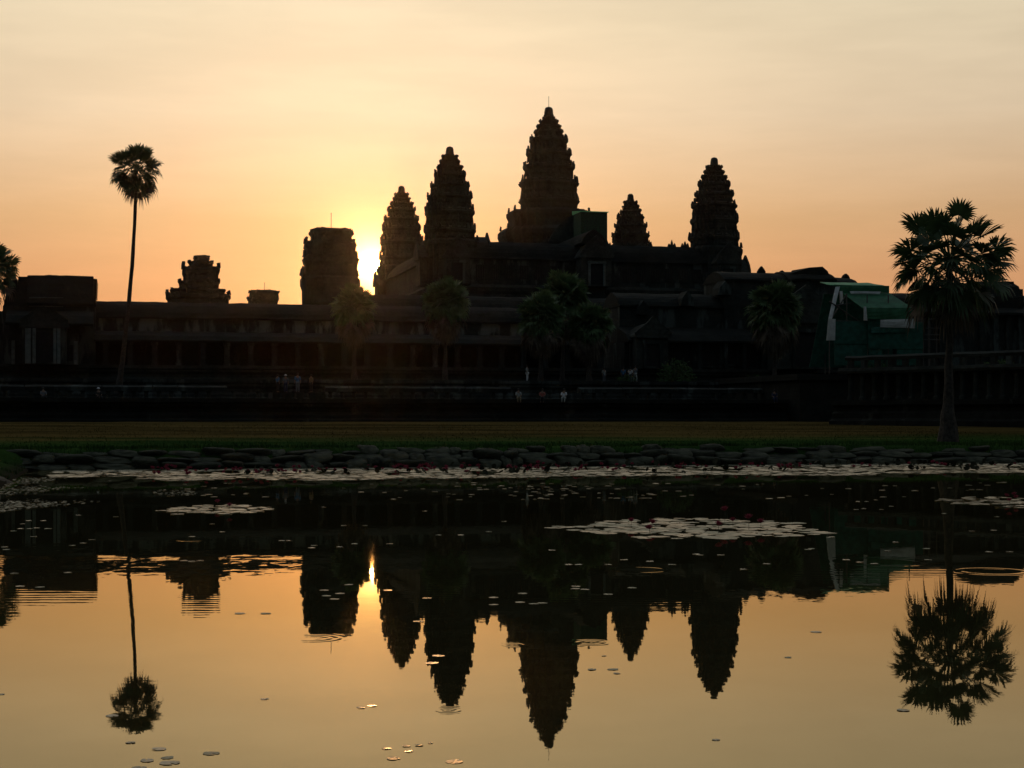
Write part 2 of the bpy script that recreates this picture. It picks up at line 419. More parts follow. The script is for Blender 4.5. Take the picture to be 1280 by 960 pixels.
# corner tower storeys, metres above the water
CT = [(44.87, 45.75, 1.42), (44.0, 44.87, 1.80), (42.96, 44.0, 2.25), (41.2, 42.96, 2.85), (39.5, 41.2, 3.45), (37.2, 39.5, 3.97), (34.0, 37.2, 4.36), (31.3, 34.0, 4.42)]
CF = (45.5, 47.25, .66)
CB = [(23.8, 31.55, 4.95)]
def corner(label, s, e): return tower(label, s, e, 23.8, CT, CF, CB)
def porch(t, c, out, hw, zb, ze, zr, door=True, name='porch', depth=0):
    """gabled porch with a pointed pediment on one side of a tower; c centre of the tower, out = unit direction and reach"""
    (sx, sy), reach = out
    def P(a, o, z): return (c[0] + sx * o - sy * a, c[1] + sy * o + sx * a, z)
    mb = MB()
    prof = [(-hw, zb), (-hw, ze), (-hw - .25, ze), (-hw - .2, ze + .3), (-hw * .8, ze + .45 * (zr - ze)), (-hw * .4, ze + .82 * (zr - ze)), (0, zr), (hw * .4, ze + .82 * (zr - ze)), (hw * .8, ze + .45 * (zr - ze)), (hw + .2, ze + .3), (hw + .25, ze), (hw, ze), (hw, zb)]
    mb.loft([[P(a, o, z) for a, z in prof] for o in (depth, reach)])
    gable = [(-hw * 1.12, ze - .1), (-hw * 1.15, ze + .5), (-hw * .85, ze + .6 * (zr - ze)), (-hw * .42, zr - .1), (0, zr + .75), (hw * .42, zr - .1), (hw * .85, ze + .6 * (zr - ze)), (hw * 1.15, ze + .5), (hw * 1.12, ze - .1)]
    mb.loft([[P(a, o, z) for a, z in gable] for o in (reach + .003, reach + .35)])
    o = mb.build(name, TOWER, t, jit=.03)
    if door:
        d = MB(); dw = hw * .42; dh = (ze - zb) * .78
        d.loft([[P(a, oo, z) for a, z in ((-dw, zb + .3), (-dw, zb + dh), (dw, zb + dh), (dw, zb + .3))] for oo in (reach - .6, reach + .02)])
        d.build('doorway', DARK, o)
        fr = MB()
        for a0, a1 in ((-dw - .38, -dw), (dw, dw + .38)):
            fr.loft([[P(a, oo, z) for a, z in ((a0, zb), (a0, zb + dh), (a1, zb + dh), (a1, zb))] for oo in (reach + .004, reach + .3)])
        fr.loft([[P(a, oo, z) for a, z in ((-dw - .5, zb + dh + .003), (-dw - .5, zb + dh + .4), (dw + .5, zb + dh + .4), (dw + .5, zb + dh + .003))] for oo in (reach + .004, reach + .34)])
        fr.build('door_frame', PALE if door == 'pale' else WALLM, o)
    return o
ft = corner('pointed corner tower left of the tallest tower, the taller of the left pair', -23.5, -23.5)
porch(ft, (-23.5, -23.5), ((0, -1), 6.6), 1.9, 23.8, 28.2, 31.0); porch(ft, (-23.5, -23.5), ((1, 0), 6.2), 2.2, 23.8, 30., 32.3, False); porch(ft, (-23.5, -23.5), ((-1, 0), 5.4), 1.9, 23.8, 28.2, 30.6, False)
bl = corner('small pointed tower right beside the rising sun, lower of the left pair', -23.5, 23.5)
porch(bl, (-23.5, 23.5), ((-1, 0), 5.0), 2.0, 23.8, 27.6, 29.8, False)
br = corner('smallest visible tower tip, rising between the tallest and the right tower', 23.5, 23.5)
fr_ = corner('pointed corner tower standing alone at the right of the temple', 23.5, -23.5)
porch(fr_, (23.5, -23.5), ((0, -1), 6.6), 1.9, 23.8, 28.2, 31.0); porch(fr_, (23.5, -23.5), ((1, 0), 5.6), 2.0, 23.8, 27.0, 29.6, False)
# central tower
def zc(py): return CAMH + (HORY - py) * 297. / FPX
ctiers, prev = [], None
for a, b, hw in ((146.4, 150.3, 8.2), (150.3, 156.4, 12.2), (156.4, 163.4, 15.3), (163.4, 170.5, 18.2), (170.5, 187.3, 24.2), (187.3, 204.2, 28.9), (204.2, 222.5, 33.9), (222.5, 245, 37.8), (245, 265.5, 39.6)):
    ctiers.append((zc(b), zc(a), hw * 297. / FPX))
ct = tower('tallest central tower of the temple, above all the others', 0, 0, 24., ctiers, (zc(147.2), zc(133.6), .82), [(31.2, zc(264.5), 7.9), (24., zc(287.5), 9.5)], rod=2.0)
porch(ct, (0, 0), ((0, -1), 11.), 2.4, 24., 33.2, 36.4, True); porch(ct, (0, 0), ((1, 0), 11.), 2.4, 24., 31.2, 34.2, False); porch(ct, (0, 0), ((-1, 0), 11.), 2.4, 24., 30.5, 32.6, False)

# ------------------------------------------------------------------ upper level: stepped pyramid with its gallery
up = thing('upper_sanctuary', 'steep stepped stone base and roofed gallery carrying the five towers', 'temple level', (0, 0, 4))
for i, (h, z0, z1) in enumerate(((33.5, 4., 12.5), (31., 12.5, 17.), (29., 17., 20.6), (27.6, 20.6, 24.))):
    mb = MB(); d = z1 - z0
    mb.loft([[(-k, -k, z), (k, -k, z), (k, k, z), (-k, k, z)] for k, z in ((h, z0), (h, z0 + .12 * d), (h - .35, z0 + .2 * d), (h - .5, z0 + .55 * d), (h - .2, z0 + .7 * d), (h - .05, z0 + .85 * d), (h - .5, z1 - .004 * i))])
    mb.build('podium', STONE, up, jit=.06)
for s0 in (-23.5, 0, 23.5):                         # steep stairs on the front
    mb = MB(); n = 26
    for i in range(n):
        z = 12.5 + 11.4 * i / n; mb.box(s0 - 2, s0 + 2, -34.5 + 6.3 * i / n, -27., z, z + 11.4 / n + .002 * (i % 2))
    mb.build('stair', STONE, up)
for ax, mid in (('s', -24.6), ('s', 24.6), ('e', -24.6), ('e', 24.6)):
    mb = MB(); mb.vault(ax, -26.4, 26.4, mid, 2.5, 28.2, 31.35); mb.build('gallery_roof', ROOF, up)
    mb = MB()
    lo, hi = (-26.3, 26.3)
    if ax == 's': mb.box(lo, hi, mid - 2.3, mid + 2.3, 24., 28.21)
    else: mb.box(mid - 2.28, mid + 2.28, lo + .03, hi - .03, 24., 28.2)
    mb.build('gallery_wall', WALLM if ax == 's' else STONE, up)  # side walls take plainer stone, painted dim against the sun glow
for s0 in (-19, -16.5, -14, -11.5, -9, -6.5, 6.5, 9, 11.5, 14, 16.5, 19):
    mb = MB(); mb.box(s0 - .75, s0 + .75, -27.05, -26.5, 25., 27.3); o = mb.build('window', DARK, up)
    mb = MB(); 
    for k in range(5): mb.tube([(s0 - .6 + .3 * k, -27.1, 25.), (s0 - .6 + .3 * k, -27.1, 27.3)], .07, 6)
    mb.build('baluster', STONE, o)
for x0 in (-7.5, 7.5, 17.2, 14.8):                  # small ridge stones
    mb = MB(); 
    for k in range(3): antefix(mb, x0 + .5 * k, -24.6, 31.1, .45, .9 + .5 * (k == 1), -math.pi / 2, 0, .3)
    mb.build('ridge_stone', TOWER, up)
# west entrance of the upper gallery: a pillared doorway facing the pond
porch(up, (0, -24.5), ((0, -1), 6.), 2.6, 23.8, 28.6, 31.6, 'pale', 'entrance_porch')
mb = MB(); mb.vault('e', -29., -11., 0, 2.2, 31., 33.4); mb.build('gallery_roof', ROOF, up)

# ------------------------------------------------------------------ second enclosure and its ruined towers
g2 = thing('inner_gallery', 'long inner gallery ridge seen in the gap under the sun', 'gallery', (0, -75, 4))
for ax, mid, a, b in (('s', -75, -50, 50), ('e', -50, -74, 55), ('e', 50, -74, 55)):
    mb = MB(); mb.vault(ax, a, b, mid, 3., 15.6, 18.3); mb.build('gallery_roof', ROOF, g2)
    mb = MB()
    if ax == 's': mb.box(a, b, mid - 2.8, mid + 2.8, 4, 15.6)
    else: mb.box(mid - 2.8, mid + 2.8, a + 3, b, 4, 15.59)
    mb.build('gallery_wall', WALLM, g2)

def block_tower(name, label, e, rows, z0, rod=None, cat='tower', dep=None):
    """ruined tower from storeys (px left, px right, py top, py bottom), top first; rounded in plan by redents"""
    pc = sum(r[0] + r[1] for r in rows[:2]) / 4; s0 = s_at(pc, e)
    t = thing(name, label, cat, (s0, e, z0))
    for i, (a, b, yt, yb) in enumerate(rows):
        sa, sb = s_at(a, e), s_at(b, e); c = (sa + sb) / 2 - s0; hw = (sb - sa) / 2 / 1.06
        zt, zb = z_at(pc, yt, e) - z0, z_at(pc, yb, e) - z0
        h = zt - zb; mb = MB()
        rg = lambda k, z: [(x + c, y, z) for x, y in redent(hw * k)]
        mb.loft([rg(.93, zb - .3), rg(.93, zb + .4 * h), rg(.99, zb + .6 * h), rg(1.0, zb + .8 * h), rg(.95, zb + .88 * h), rg(.96, zt)])
        if i:
            for k in range(4):
                for o in (-.33, .33, .0):
                    an = k * math.pi / 2
                    if rng.random() < .25: continue
                    antefix(mb, c + (math.cos(an) - o * math.sin(an)) * hw * .95, (math.sin(an) + o * math.cos(an)) * hw * .95, zt - .12, .6, min(.9, .4 * h), an, .05, .3)
        mb.build('tier' if i < len(rows) - 1 else 'tower_body', TOWER, t, jit=.09, local=True)
    if rod:
        px, yt, yb = rod; mb = MB(); x = s_at(px, e) - s0
        mb.tube([(x, 0, z_at(px, yb, e) - z0 - .2), (x, 0, z_at(px, yt, e) - z0)], .04, 5); mb.build('lightning_rod', IRON, t, local=True)
    return t
block_tower('ruined_tower', 'broad blunt tower with a flat broken top left of the sun', -75,
            [(385.5, 442.5, 287, 303), (378.5, 446.5, 303, 320), (377, 449, 320, 343), (373.5, 450.5, 343, 378)], 10., rod=(414, 266, 287))
block_tower('ruined_tower', 'small ruined tower with a rounded top, left of the blunt tower', -90,
            [(241, 263, 320, 327.5), (235, 267, 327, 335), (226, 276, 334.5, 353), (221.5, 275.5, 352, 363), (211, 284, 362, 369), (204.5, 290, 367.5, 382)], 8., cat='tower')
block_tower('ruined_tower', 'low stump of a tower just showing over the long gallery roof', -20,
            [(309.5, 350.5, 363.5, 369.5), (313, 348, 368, 373), (308, 349, 373, 380)], 8., rod=(330.5, 353, 364))

# ------------------------------------------------------------------ outer gallery (north wing)
EG = -107.
gal = thing('outer_gallery', 'long low colonnaded gallery left of the palms, under a dark vaulted roof', 'gallery', (-48, EG, 5.5))
GA, GB = s_at(118, EG), -23.
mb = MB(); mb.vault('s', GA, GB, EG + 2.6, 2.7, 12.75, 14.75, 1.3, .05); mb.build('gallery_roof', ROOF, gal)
mb = MB(); mb.box(GA, GB, EG + .3, EG + 5., 5.6, 10.95); mb.build('inner_wall', PLINTH, gal)  # black stone paints the colonnade's inner shade onto this wall
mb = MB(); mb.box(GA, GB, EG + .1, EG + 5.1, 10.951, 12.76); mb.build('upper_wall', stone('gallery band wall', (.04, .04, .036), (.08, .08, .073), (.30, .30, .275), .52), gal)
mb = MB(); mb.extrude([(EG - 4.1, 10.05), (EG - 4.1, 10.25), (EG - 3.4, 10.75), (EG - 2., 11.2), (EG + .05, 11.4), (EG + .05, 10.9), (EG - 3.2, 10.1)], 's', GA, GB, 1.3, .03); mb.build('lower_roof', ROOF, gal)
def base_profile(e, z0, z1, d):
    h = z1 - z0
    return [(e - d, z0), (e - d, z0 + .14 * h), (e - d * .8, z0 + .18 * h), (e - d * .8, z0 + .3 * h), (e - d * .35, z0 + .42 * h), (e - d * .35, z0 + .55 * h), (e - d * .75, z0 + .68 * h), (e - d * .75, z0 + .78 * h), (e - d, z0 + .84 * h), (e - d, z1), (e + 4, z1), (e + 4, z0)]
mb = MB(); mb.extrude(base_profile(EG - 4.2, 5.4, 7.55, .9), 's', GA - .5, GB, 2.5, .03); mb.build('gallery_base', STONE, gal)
s = GA + 1.2
while s < GB - .5:
    mb = MB(); mb.box(s - .26, s + .26, EG - 3.75, EG - 3.2, 7.56, 9.75); mb.box(s - .36, s + .36, EG - 3.86, EG - 3.1, 9.751, 10.06); mb.box(s - .34, s + .34, EG - 3.84, EG - 3.12, 7.555, 7.85)
    mb.build('pillar', WALLM, gal); s += 2.55

# ------------------------------------------------------------------ pavilion at the far left end of the gallery
EP = -111.
cp = thing('corner_pavilion', 'square stone pavilion with a flat broken roof at the left end of the gallery', 'pavilion', (s_at(62, EP), EP, 5.5))
S = lambda px: s_at(px, EP)
Z = lambda py: z_at(62, py, EP)
mb = MB(); mb.extrude(base_profile(EP, 5.4, 7.55, .9), 's', S(-4), S(122), 2.5, .03); mb.build('pavilion_base', STONE, cp)
mb = MB(); mb.box(S(3), S(119), EP + .8, EP + 10, 7.5, Z(382)); mb.build('pavilion_wall', WALLM, cp, jit=.04)
mb = MB(); mb.extrude([(EP + .5, Z(382)), (EP + .3, Z(379)), (EP + .8, Z(366)), (EP + 1.8, Z(347)), (EP + 2., Z(342.5)), (EP + 9, Z(342.5)), (EP + 10, Z(366)), (EP + 10.4, Z(382))], 's', S(33), S(116.5), 1.2, .05); mb.build('pavilion_roof', ROOF, cp)
mb = MB(); mb.box(S(116), S(121), EP + 1.6, EP + 9.4, Z(367), Z(345.5)); mb.box(S(115), S(119.5), EP + 1.5, EP + 9.5, Z(379), Z(366.5)); mb.build('gable_end', ROOF, cp, jit=.06)
mb = MB(); mb.box(S(7.5), S(21), EP + 1.5, EP + 9, Z(384), Z(348.5), .1, .8); mb.box(S(19.5), S(34), EP + 1.3, EP + 9.2, Z(383.6), Z(344.5), .1, .8); mb.build('roof_step', ROOF, cp, jit=.05)
mb = MB(); mb.box(S(2), S(9), EP + 1.6, EP + 9, Z(390), Z(362), .3, .8); mb.build('roof_step', ROOF, cp, jit=.05)
mb = MB(); mb.lathe((S(50) + S(75)) / 2, EP + 4, [(1.1, Z(345)), (1.1, Z(342)), (.8, Z(340.6)), (.3, Z(340))], 10); mb.build('ridge_stone', ROOF, cp, jit=.05)
mb = MB(); mb.box(S(36), S(79), EP + .55, EP + .79, Z(383), Z(371)); mb.build('frieze_panel', PALE, cp)
mb = MB(); mb.box(S(59), S(81), EP + .3, EP + .69, Z(361), Z(354)); mb.build('frieze_panel', WALLM, cp)
mb = MB(); mb.extrude([(EP - 2.9, Z(409)), (EP - 3., Z(406)), (EP - 1.8, Z(396)), (EP + .6, Z(388)), (EP + .6, Z(405))], 's', S(9), S(117), 1.5, .04); mb.build('lower_roof', ROOF, cp)
mb = MB(); mb.box(S(-160), S(4), EP + 2., EP + 9, 6.5, Z(388)); mb.build('side_wall', WALLM, cp, jit=.05)
mb = MB(); mb.box(S(30), S(84), EP - 3.6, EP + .8, 7.5, Z(404)); prc = mb.build('entrance_porch', WALLM, cp)
mb = MB(); gx0, gx1 = S(30), S(84); gm = (gx0 + gx1) / 2
mb.loft([[(gx0 - .3, y, Z(412)), (gx0 - .2, y, Z(402)), (gm - 1., y, Z(391)), (gm, y, Z(386)), (gm + 1., y, Z(391)), (gx1 + .2, y, Z(402)), (gx1 + .3, y, Z(412))] for y in (EP - 3.95, EP - 2.9)]); mb.build('pediment', STONE, cp, jit=.03)
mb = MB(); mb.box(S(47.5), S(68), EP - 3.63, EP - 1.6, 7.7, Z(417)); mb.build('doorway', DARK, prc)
for a, b in ((34, 41), (43, 47), (68.5, 72), (73, 77)):
    mb = MB(); mb.box(S(a), S(b), EP - 4.1, EP - 3.64, 7.5, Z(413)); mb.build('pilaster', PALE, cp)
for c in (25, 88):
    mb = MB(); mb.box(S(c - 9), S(c + 10), EP - 1.7, EP + .78, 7.5, Z(418)); wg = mb.build('side_wing', WALLM, cp)
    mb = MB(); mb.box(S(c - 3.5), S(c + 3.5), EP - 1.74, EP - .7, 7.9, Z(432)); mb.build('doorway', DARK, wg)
    for a, b in ((c - 9.2, c - 5), (c + 5, c + 9.5)):
        mb = MB(); mb.box(S(a), S(b), EP - 2.1, EP - 1.71, 7.5, Z(427)); mb.build('pilaster', PALE, cp)

# ------------------------------------------------------------------ main entrance of the gallery, right of centre
EM = -106.
gp = thing('entrance_pavilion', 'main stone entrance with stepped vaulted roofs behind the lone fan palm', 'pavilion', (0, EM, 5.5))
S = lambda px: s_at(px, EM)
Z = lambda py: z_at(960, py, EM)
mb = MB(); mb.extrude(base_profile(EM - 4., 5.4, 7.6, .9), 's', -23, 36, 2.5, .03); mb.build('pavilion_base', STONE, gp)
for a, b, yr, ye, dp in ((S(905), S(1004), 338, 352, 3.6), (S(985), S(1044), 336, 350, 3.9), (S(1040), S(1073), 341.5, 353, 3.5), (S(1070), S(1085), 351, 361, 3.2), (S(1083), S(1122), 366, 377, 2.9), (S(775), S(907), 367, 386, 3.3)):
    mb = MB(); mb.vault('s', a, b, EM + 3.6, dp, Z(ye), Z(yr), 1.2, .06); mb.build('vault_roof', ROOF, gp)
    mb = MB(); mb.box(a + .1, b - .1, EM + 3.7 - dp, EM + 3.5 + dp, 6.5, Z(ye) + .01); mb.build('upper_wall', WALLM, gp)
mb = MB(); mb.loft([[(S(x), y, Z(z)) for x, z in ((986, 343), (1013, 333), (1016, 331.2), (1034, 331), (1040, 336), (1043, 345), (1043, 352), (986, 352))] for y in (EM + 1.2, EM + 6)]); mb.build('broken_roof_stump', ROOF, gp, jit=.08)
mb = MB()
for px, y in ((966, 334.5), (992, 337.5), (1073, 340), (1084, 349)): antefix(mb, S(px), EM + 3.6, Z(y + 5), .9, .9, -math.pi / 2, 0, .5)
mb.build('ridge_stone', ROOF, gp)
mb = MB(); mb.extrude([(EM - 4.2, Z(431)), (EM - 4.2, Z(429)), (EM - 3., Z(421)), (EM - 1., Z(415)), (EM + .3, Z(411)), (EM + .3, Z(431))], 's', S(772), S(1112), 1.4, .04); mb.build('lower_roof', ROOF, gp)
mb = MB(); mb.box(S(772), S(1112), EM - 2.6, EM + 3, 7.5, Z(430.5)); lw = mb.build('lower_wall', WALLM, gp)
for a, b, yt, yb in ((869, 889, 433, 459), (897, 910, 436, 457), (820, 856, 432, 463), (922, 934, 432, 460), (1000, 1012, 432, 460), (945, 955, 432, 460)):
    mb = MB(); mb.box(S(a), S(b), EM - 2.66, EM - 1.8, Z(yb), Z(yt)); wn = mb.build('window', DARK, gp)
    mb = MB()
    for x0, x1, z0, z1 in ((a - 2.4, a, yt - 2, yb + 2), (b, b + 2.4, yt - 2, yb + 2)): mb.box(S(x0), S(x1), EM - 2.9, EM - 2.605, Z(z1), Z(z0))
    mb.box(S(a), S(b), EM - 2.89, EM - 2.607, Z(yb + 2), Z(yb)); mb.box(S(a), S(b), EM - 2.89, EM - 2.607, Z(yt), Z(yt - 2)); mb.build('window_frame', WALLM, wn)
for px in (777, 784, 793, 802, 816, 861, 893, 916, 940, 960, 984, 1020, 1040, 1060):
    mb = MB(); mb.box(S(px - 1.9), S(px + 1.9), EM - 3.9, EM - 3.4, 7.6, Z(431)); mb.build('pillar', WALLM, gp)
porch(gp, (S(797), EM - 2.5), ((0, -1), 3.), 1.9, 7.6, 11.2, 12.9, True, 'entrance_porch', -1)
porch(gp, (0, EM + 1), ((0, -1), 9.), 3., 7.6, 13., 16.6, True, 'entrance_porch', -1)
for c, yt in ((858, 366), (803, 378), (905, 352)):
    mb = MB(); mb.loft([[(S(c - 8), y, Z(yt + 18)), (S(c - 7), y, Z(yt + 9)), (S(c), y, Z(yt)), (S(c + 7), y, Z(yt + 9)), (S(c + 8), y, Z(yt + 18))] for y in (EM - .4, EM + 2)]); mb.build('pediment', WALLM, gp, jit=.06)
# the side entrance at the right edge
rp = thing('side_entrance', 'dark stone entrance block behind the fan palm at the right edge', 'pavilion', (S(1255), EM, 5.5))
ZR = lambda py: z_at(1250, py, EM)
mb = MB(); mb.box(S(1110), S(1235), EM + 1, EM + 7, 6, ZR(378)); mb.box(S(1120), S(1300), EM - 2., EM + 1.01, 6, ZR(392)); mb.build('lower_wall', WALLM, rp)
mb = MB(); mb.vault('s', S(1110), S(1300), EM + 4, 3.2, ZR(380), ZR(366), 1.2, .06); mb.build('vault_roof', ROOF, rp)
mb = MB(); mb.extrude([(EM - 3, ZR(396)), (EM - 3, ZR(393)), (EM - 1, ZR(386)), (EM + 1.1, ZR(381)), (EM + 1.1, ZR(396))], 's', S(1112), S(1330), 1.4, .04); mb.build('lower_roof', ROOF, rp)
mb = MB(); mb.extrude([(EM - 1, ZR(388)), (EM - 1, ZR(372)), (EM, ZR(358)), (EM + 1.4, ZR(351.5)), (EM + 6, ZR(351.5)), (EM + 7.6, ZR(360)), (EM + 8, ZR(388))], 's', S(1228), S(1273), 1.1, .12); mb.build('vault_roof', ROOF, rp)
mb = MB(); mb.box(S(1262), S(1273), EM + 1, EM + 6, ZR(356), ZR(350)); mb.box(S(1272), S(1279), EM, EM + 7, ZR(380), ZR(361.5)); mb.build('gable_end', ROOF, rp, jit=.1)
for px in (1140, 1165, 1215, 1232, 1248, 1263, 1278):
    mb = MB(); mb.box(S(px - 3), S(px + 3), EM - 2.5, EM - 2.003, 6, ZR(396)); mb.build('pillar', WALLM, rp)
g3 = thing('outer_gallery', 'right stretch of the colonnaded gallery running out of the picture', 'gallery', (70, EM, 5.5))
mb = MB(); mb.vault('s', 40, 92, EM + 3.4, 2.7, 12.75, 14.75, 2., .05); mb.build('gallery_roof', ROOF, g3)
mb = MB(); mb.box(38, 92, EM + .8, EM + 6, 5.6, 12.76); mb.build('upper_wall', WALLM, g3)

# ------------------------------------------------------------------ terraces in front of the temple
t1 = thing('temple_terrace', 'long low black moulded stone terrace beyond the lawn', 'terrace', (-40, -145, 1.2))
mb = MB(); mb.extrude([(-146.2, 1.), (-146.2, 1.75), (-145.8, 1.9), (-145.8, 2.2), (-145.3, 2.45), (-145.3, 2.7), (-145.7, 2.95), (-145.7, 3.15), (-146.1, 3.3), (-146.1, 3.62), (-120, 3.62), (-120, 1.)], 's', -140, 140, 2.2, .035)
mb.build('terrace_wall', PLINTH, t1)
mb = MB(); mb.box(-138, 138, -121, 120, .9, 5.41); mb.build('terrace_core', PLINTH, t1)
t2 = thing('upper_terrace', 'second moulded stone step of the terrace where the palms stand', 'terrace', (-40, -128, 3.6))
mb = MB(); mb.extrude(base_profile(-128, 3.6, 5.7, .8)[:10] + [(-110, 5.7), (-110, 3.6)], 's', -138, 138, 2.2, .03); mb.build('terrace_wall', stone('terrace step stone', (.03, .03, .028), (.075, .075, .068), (.15, .15, .14), .57), t2)
bal = thing('stone_balustrade', 'low broken stone railing along the front terrace', 'balustrade', (-40, -139.5, 3.6))
s = -92.
while s < -8:
    L = rng.choice((2.2, 3.3, 4.4, 6.6))
    if rng.random() < .78:
        mb = MB(); mb.extrude([(-139.85, 4.35), (-139.9, 4.7), (-139.5, 4.86), (-139.1, 4.7), (-139.15, 4.35)], 's', s, s + L - .08, 1.2, .025); mb.build('rail', WALLM, bal)
    n = int(L / 1.1)
    for k in range(n):
        if rng.random() < .12: continue
        mb = MB(); c = s + .5 + k * 1.1; mb.lathe(c, -139.5, [(.27, 3.6), (.27, 3.72), (.17, 3.8), (.2, 4.0), (.16, 4.2), (.26, 4.34)], 8); mb.build('baluster', STONE, bal)
    s += L
# raised platform with columns beneath, leading up to the main entrance
cr = thing('cross_terrace', 'raised stone platform in front of the main entrance carrying the green shelter', 'terrace', (0, -150, 1.2))
mb = MB(); mb.box(-16, 24, -148.5, -127, 1., 5.9); mb.build('platform', PLINTH, cr, jit=.04)
mb = MB(); mb.box(-16.4, 24.4, -148.9, -127.6, 5.45, 6.02); mb.build('platform_edge', PLINTH, cr, jit=.04)
A, B = Vector((27.4, 132.)), Vector((54., 103.5)); ux = (B - A).normalized(); ang0 = math.atan2(ux.y, ux.x)
cw = thing('causeway', 'raised stone walkway with a pale railing crossing behind the fan palm trunk', 'walkway', (A.x, A.y, 0), False, rz=ang0)
Lc = (B - A).length
mb = MB(); mb.extrude([(-.9, 1.), (-.9, 1.7), (-.5, 1.9), (-.5, 2.3), (-.1, 2.5), (-.1, 2.8), (-.6, 3.), (-.6, 3.4), (14, 3.4), (14, 1.)], 's', -1, Lc, 2.2, .03); mb.build('plinth', PLINTH, cw, local=True)
mb = MB(); mb.box(0, Lc, 1.2, 13.5, 3.39, 5.6); mb.build('inner_wall', STONE, cw, local=True)
mb = MB(); mb.extrude([(-.5, 5.55), (-.6, 5.75), (-.45, 6.0), (13.6, 6.0), (13.6, 5.55)], 's', -.4, Lc, 1.6, .03); mb.build('floor_slab', STONE, cw, local=True)
for k in range(int(Lc / 1.15)):
    mb = MB(); x = .4 + 1.15 * k; mb.lathe(x, .15, [(.3, 3.4), (.3, 3.6), (.2, 3.7), (.2, 5.3), (.3, 5.4), (.3, 5.56)], 8); mb.build('column', STONE, cw, local=True)
mb = MB(); mb.extrude([(-.35, 6.62), (-.42, 6.85), (-.15, 7.02), (.1, 6.85), (.05, 6.62)], 's', .2, Lc, 1.3, .03); mb.build('rail', STONE, cw, local=True)
for k in range(int(Lc / 1.3)):
    mb = MB(); x = .6 + 1.3 * k; mb.box(x - .2, x + .2, -.33, .05, 6.0, 6.63); mb.build('baluster', WALLM, cw, local=True)
pf = thing('stone_platform', 'small stone landing where a group of visitors stands', 'platform', (s_at(372, -134), -134, 3.6))
mb = MB(); mb.box(s_at(338, -134), s_at(404, -134), -136, -131, 3.6, 4.35, .08, .08); mb.build('landing', PLINTH, pf, jit=.03)

# ------------------------------------------------------------------ green repair shelters
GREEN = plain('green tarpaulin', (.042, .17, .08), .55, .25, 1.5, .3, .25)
GREENL = plain('skylit pale green tarpaulin', (.34, .74, .46), .5, .2, 1., .3, .6)  # pale green, with skylight on the sloping tops raised into the colour
TEAL = plain('dark teal netting', (.014, .082, .058), .8, .3, 2.)
WHITE = plain('white sheeting', (.62, .64, .62), .6, .15, 2., .3, .3)
POLE = plain('scaffold tube', (.05, .05, .047), .6)
sh = thing('repair_shelter', 'large green tarpaulin shelter over scaffolding left of the fan palm', 'shelter', tuple(Vector((34.15, 157., 6.02))), False, rz=R(8))
def H(px, py, y=0): return ((px - 1077) / 12.8, y, (HORY - py) / 12.8 + CAMH - 6.02)
def sheet(name, pts, m, parent, th=.05):
    mb = MB(); n = (Vector(pts[1]) - Vector(pts[0])).cross(Vector(pts[2]) - Vector(pts[0])).normalized() * th
    N = 6; a, b, c, d = [Vector(p) for p in pts]; top, bot = [], []
    for j in range(N + 1):
        for i in range(N + 1):
            u, v = i / N, j / N
            p = a.lerp(b, u).lerp(d.lerp(c, u), v); k = math.sin(math.pi * u) * math.sin(math.pi * v)
            q = p + n * (k * 1.2 + rng.uniform(-.4, .4)); top.append(q); bot.append(q - n)
    q = lambda i, j: j * (N + 1) + i
    fs = [(q(i, j), q(i + 1, j), q(i + 1, j + 1), q(i, j + 1)) for j in range(N) for i in range(N)]
    o = len(top); fs2 = [tuple(o + k for k in reversed(f)) for f in fs]
    rim = []
    for i in range(N): 
        for x, y in ((q(i, 0), q(i + 1, 0)), (q(i + 1, N), q(i, N)), (q(N, i), q(N, i + 1)), (q(0, i + 1), q(0, i))): rim.append((y, x, o + x, o + y))
    mb.add(top + bot, fs + fs2 + rim); return mb.build(name, m, parent, local=True)
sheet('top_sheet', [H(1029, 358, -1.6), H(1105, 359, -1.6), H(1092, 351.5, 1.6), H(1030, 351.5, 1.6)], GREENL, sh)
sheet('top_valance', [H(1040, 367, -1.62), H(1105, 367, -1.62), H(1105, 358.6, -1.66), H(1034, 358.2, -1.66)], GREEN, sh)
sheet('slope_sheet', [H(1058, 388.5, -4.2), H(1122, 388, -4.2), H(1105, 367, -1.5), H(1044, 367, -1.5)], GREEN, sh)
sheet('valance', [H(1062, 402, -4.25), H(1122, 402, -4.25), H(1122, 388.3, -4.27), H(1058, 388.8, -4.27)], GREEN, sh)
sheet('gap_light_strip', [H(1053, 369.5, -2.2), H(1090, 369.5, -2.2), H(1092, 366.4, -2.1), H(1052, 366.4, -2.1)], WHITE, sh)  # white strip painted for the light showing through the gap
sheet('white_panel', [H(1080, 412, -4.4), H(1124, 413, -4.4), H(1124, 401.5, -4.45), H(1080, 403, -4.45)], WHITE, sh)
sheet('net_wall', [H(1025, 432, -3.6), H(1068, 432, -3.6), H(1068, 404, -3.6), H(1025, 405, -3.6)], TEAL, sh)
sheet('net_wall', [H(1026, 458, -3.5), H(1068, 458, -3.5), H(1068, 430, -3.5), H(1026, 430, -3.5)], TEAL, sh)
sheet('net_wall', [H(1067, 438, -3.9), H(1137, 438, -3.9), H(1137, 405, -3.9), H(1067, 402, -3.9)], TEAL, sh)
sheet('net_wall', [H(1069, 458, -3.8), H(1085, 458, -3.8), H(1085, 437, -3.8), H(1069, 437, -3.8)], TEAL, sh)
sheet('net_wall', [H(1104, 458, -3.8), H(1137, 458, -3.8), H(1137, 437, -3.8), H(1104, 437, -3.8)], TEAL, sh)
sheet('light_strip', [H(1070, 419, -4.1), H(1116, 418, -4.1), H(1114, 411, -4.1), H(1070, 412, -4.1)], plain('pale teal sheet', (.03, .12, .09), .7), sh)
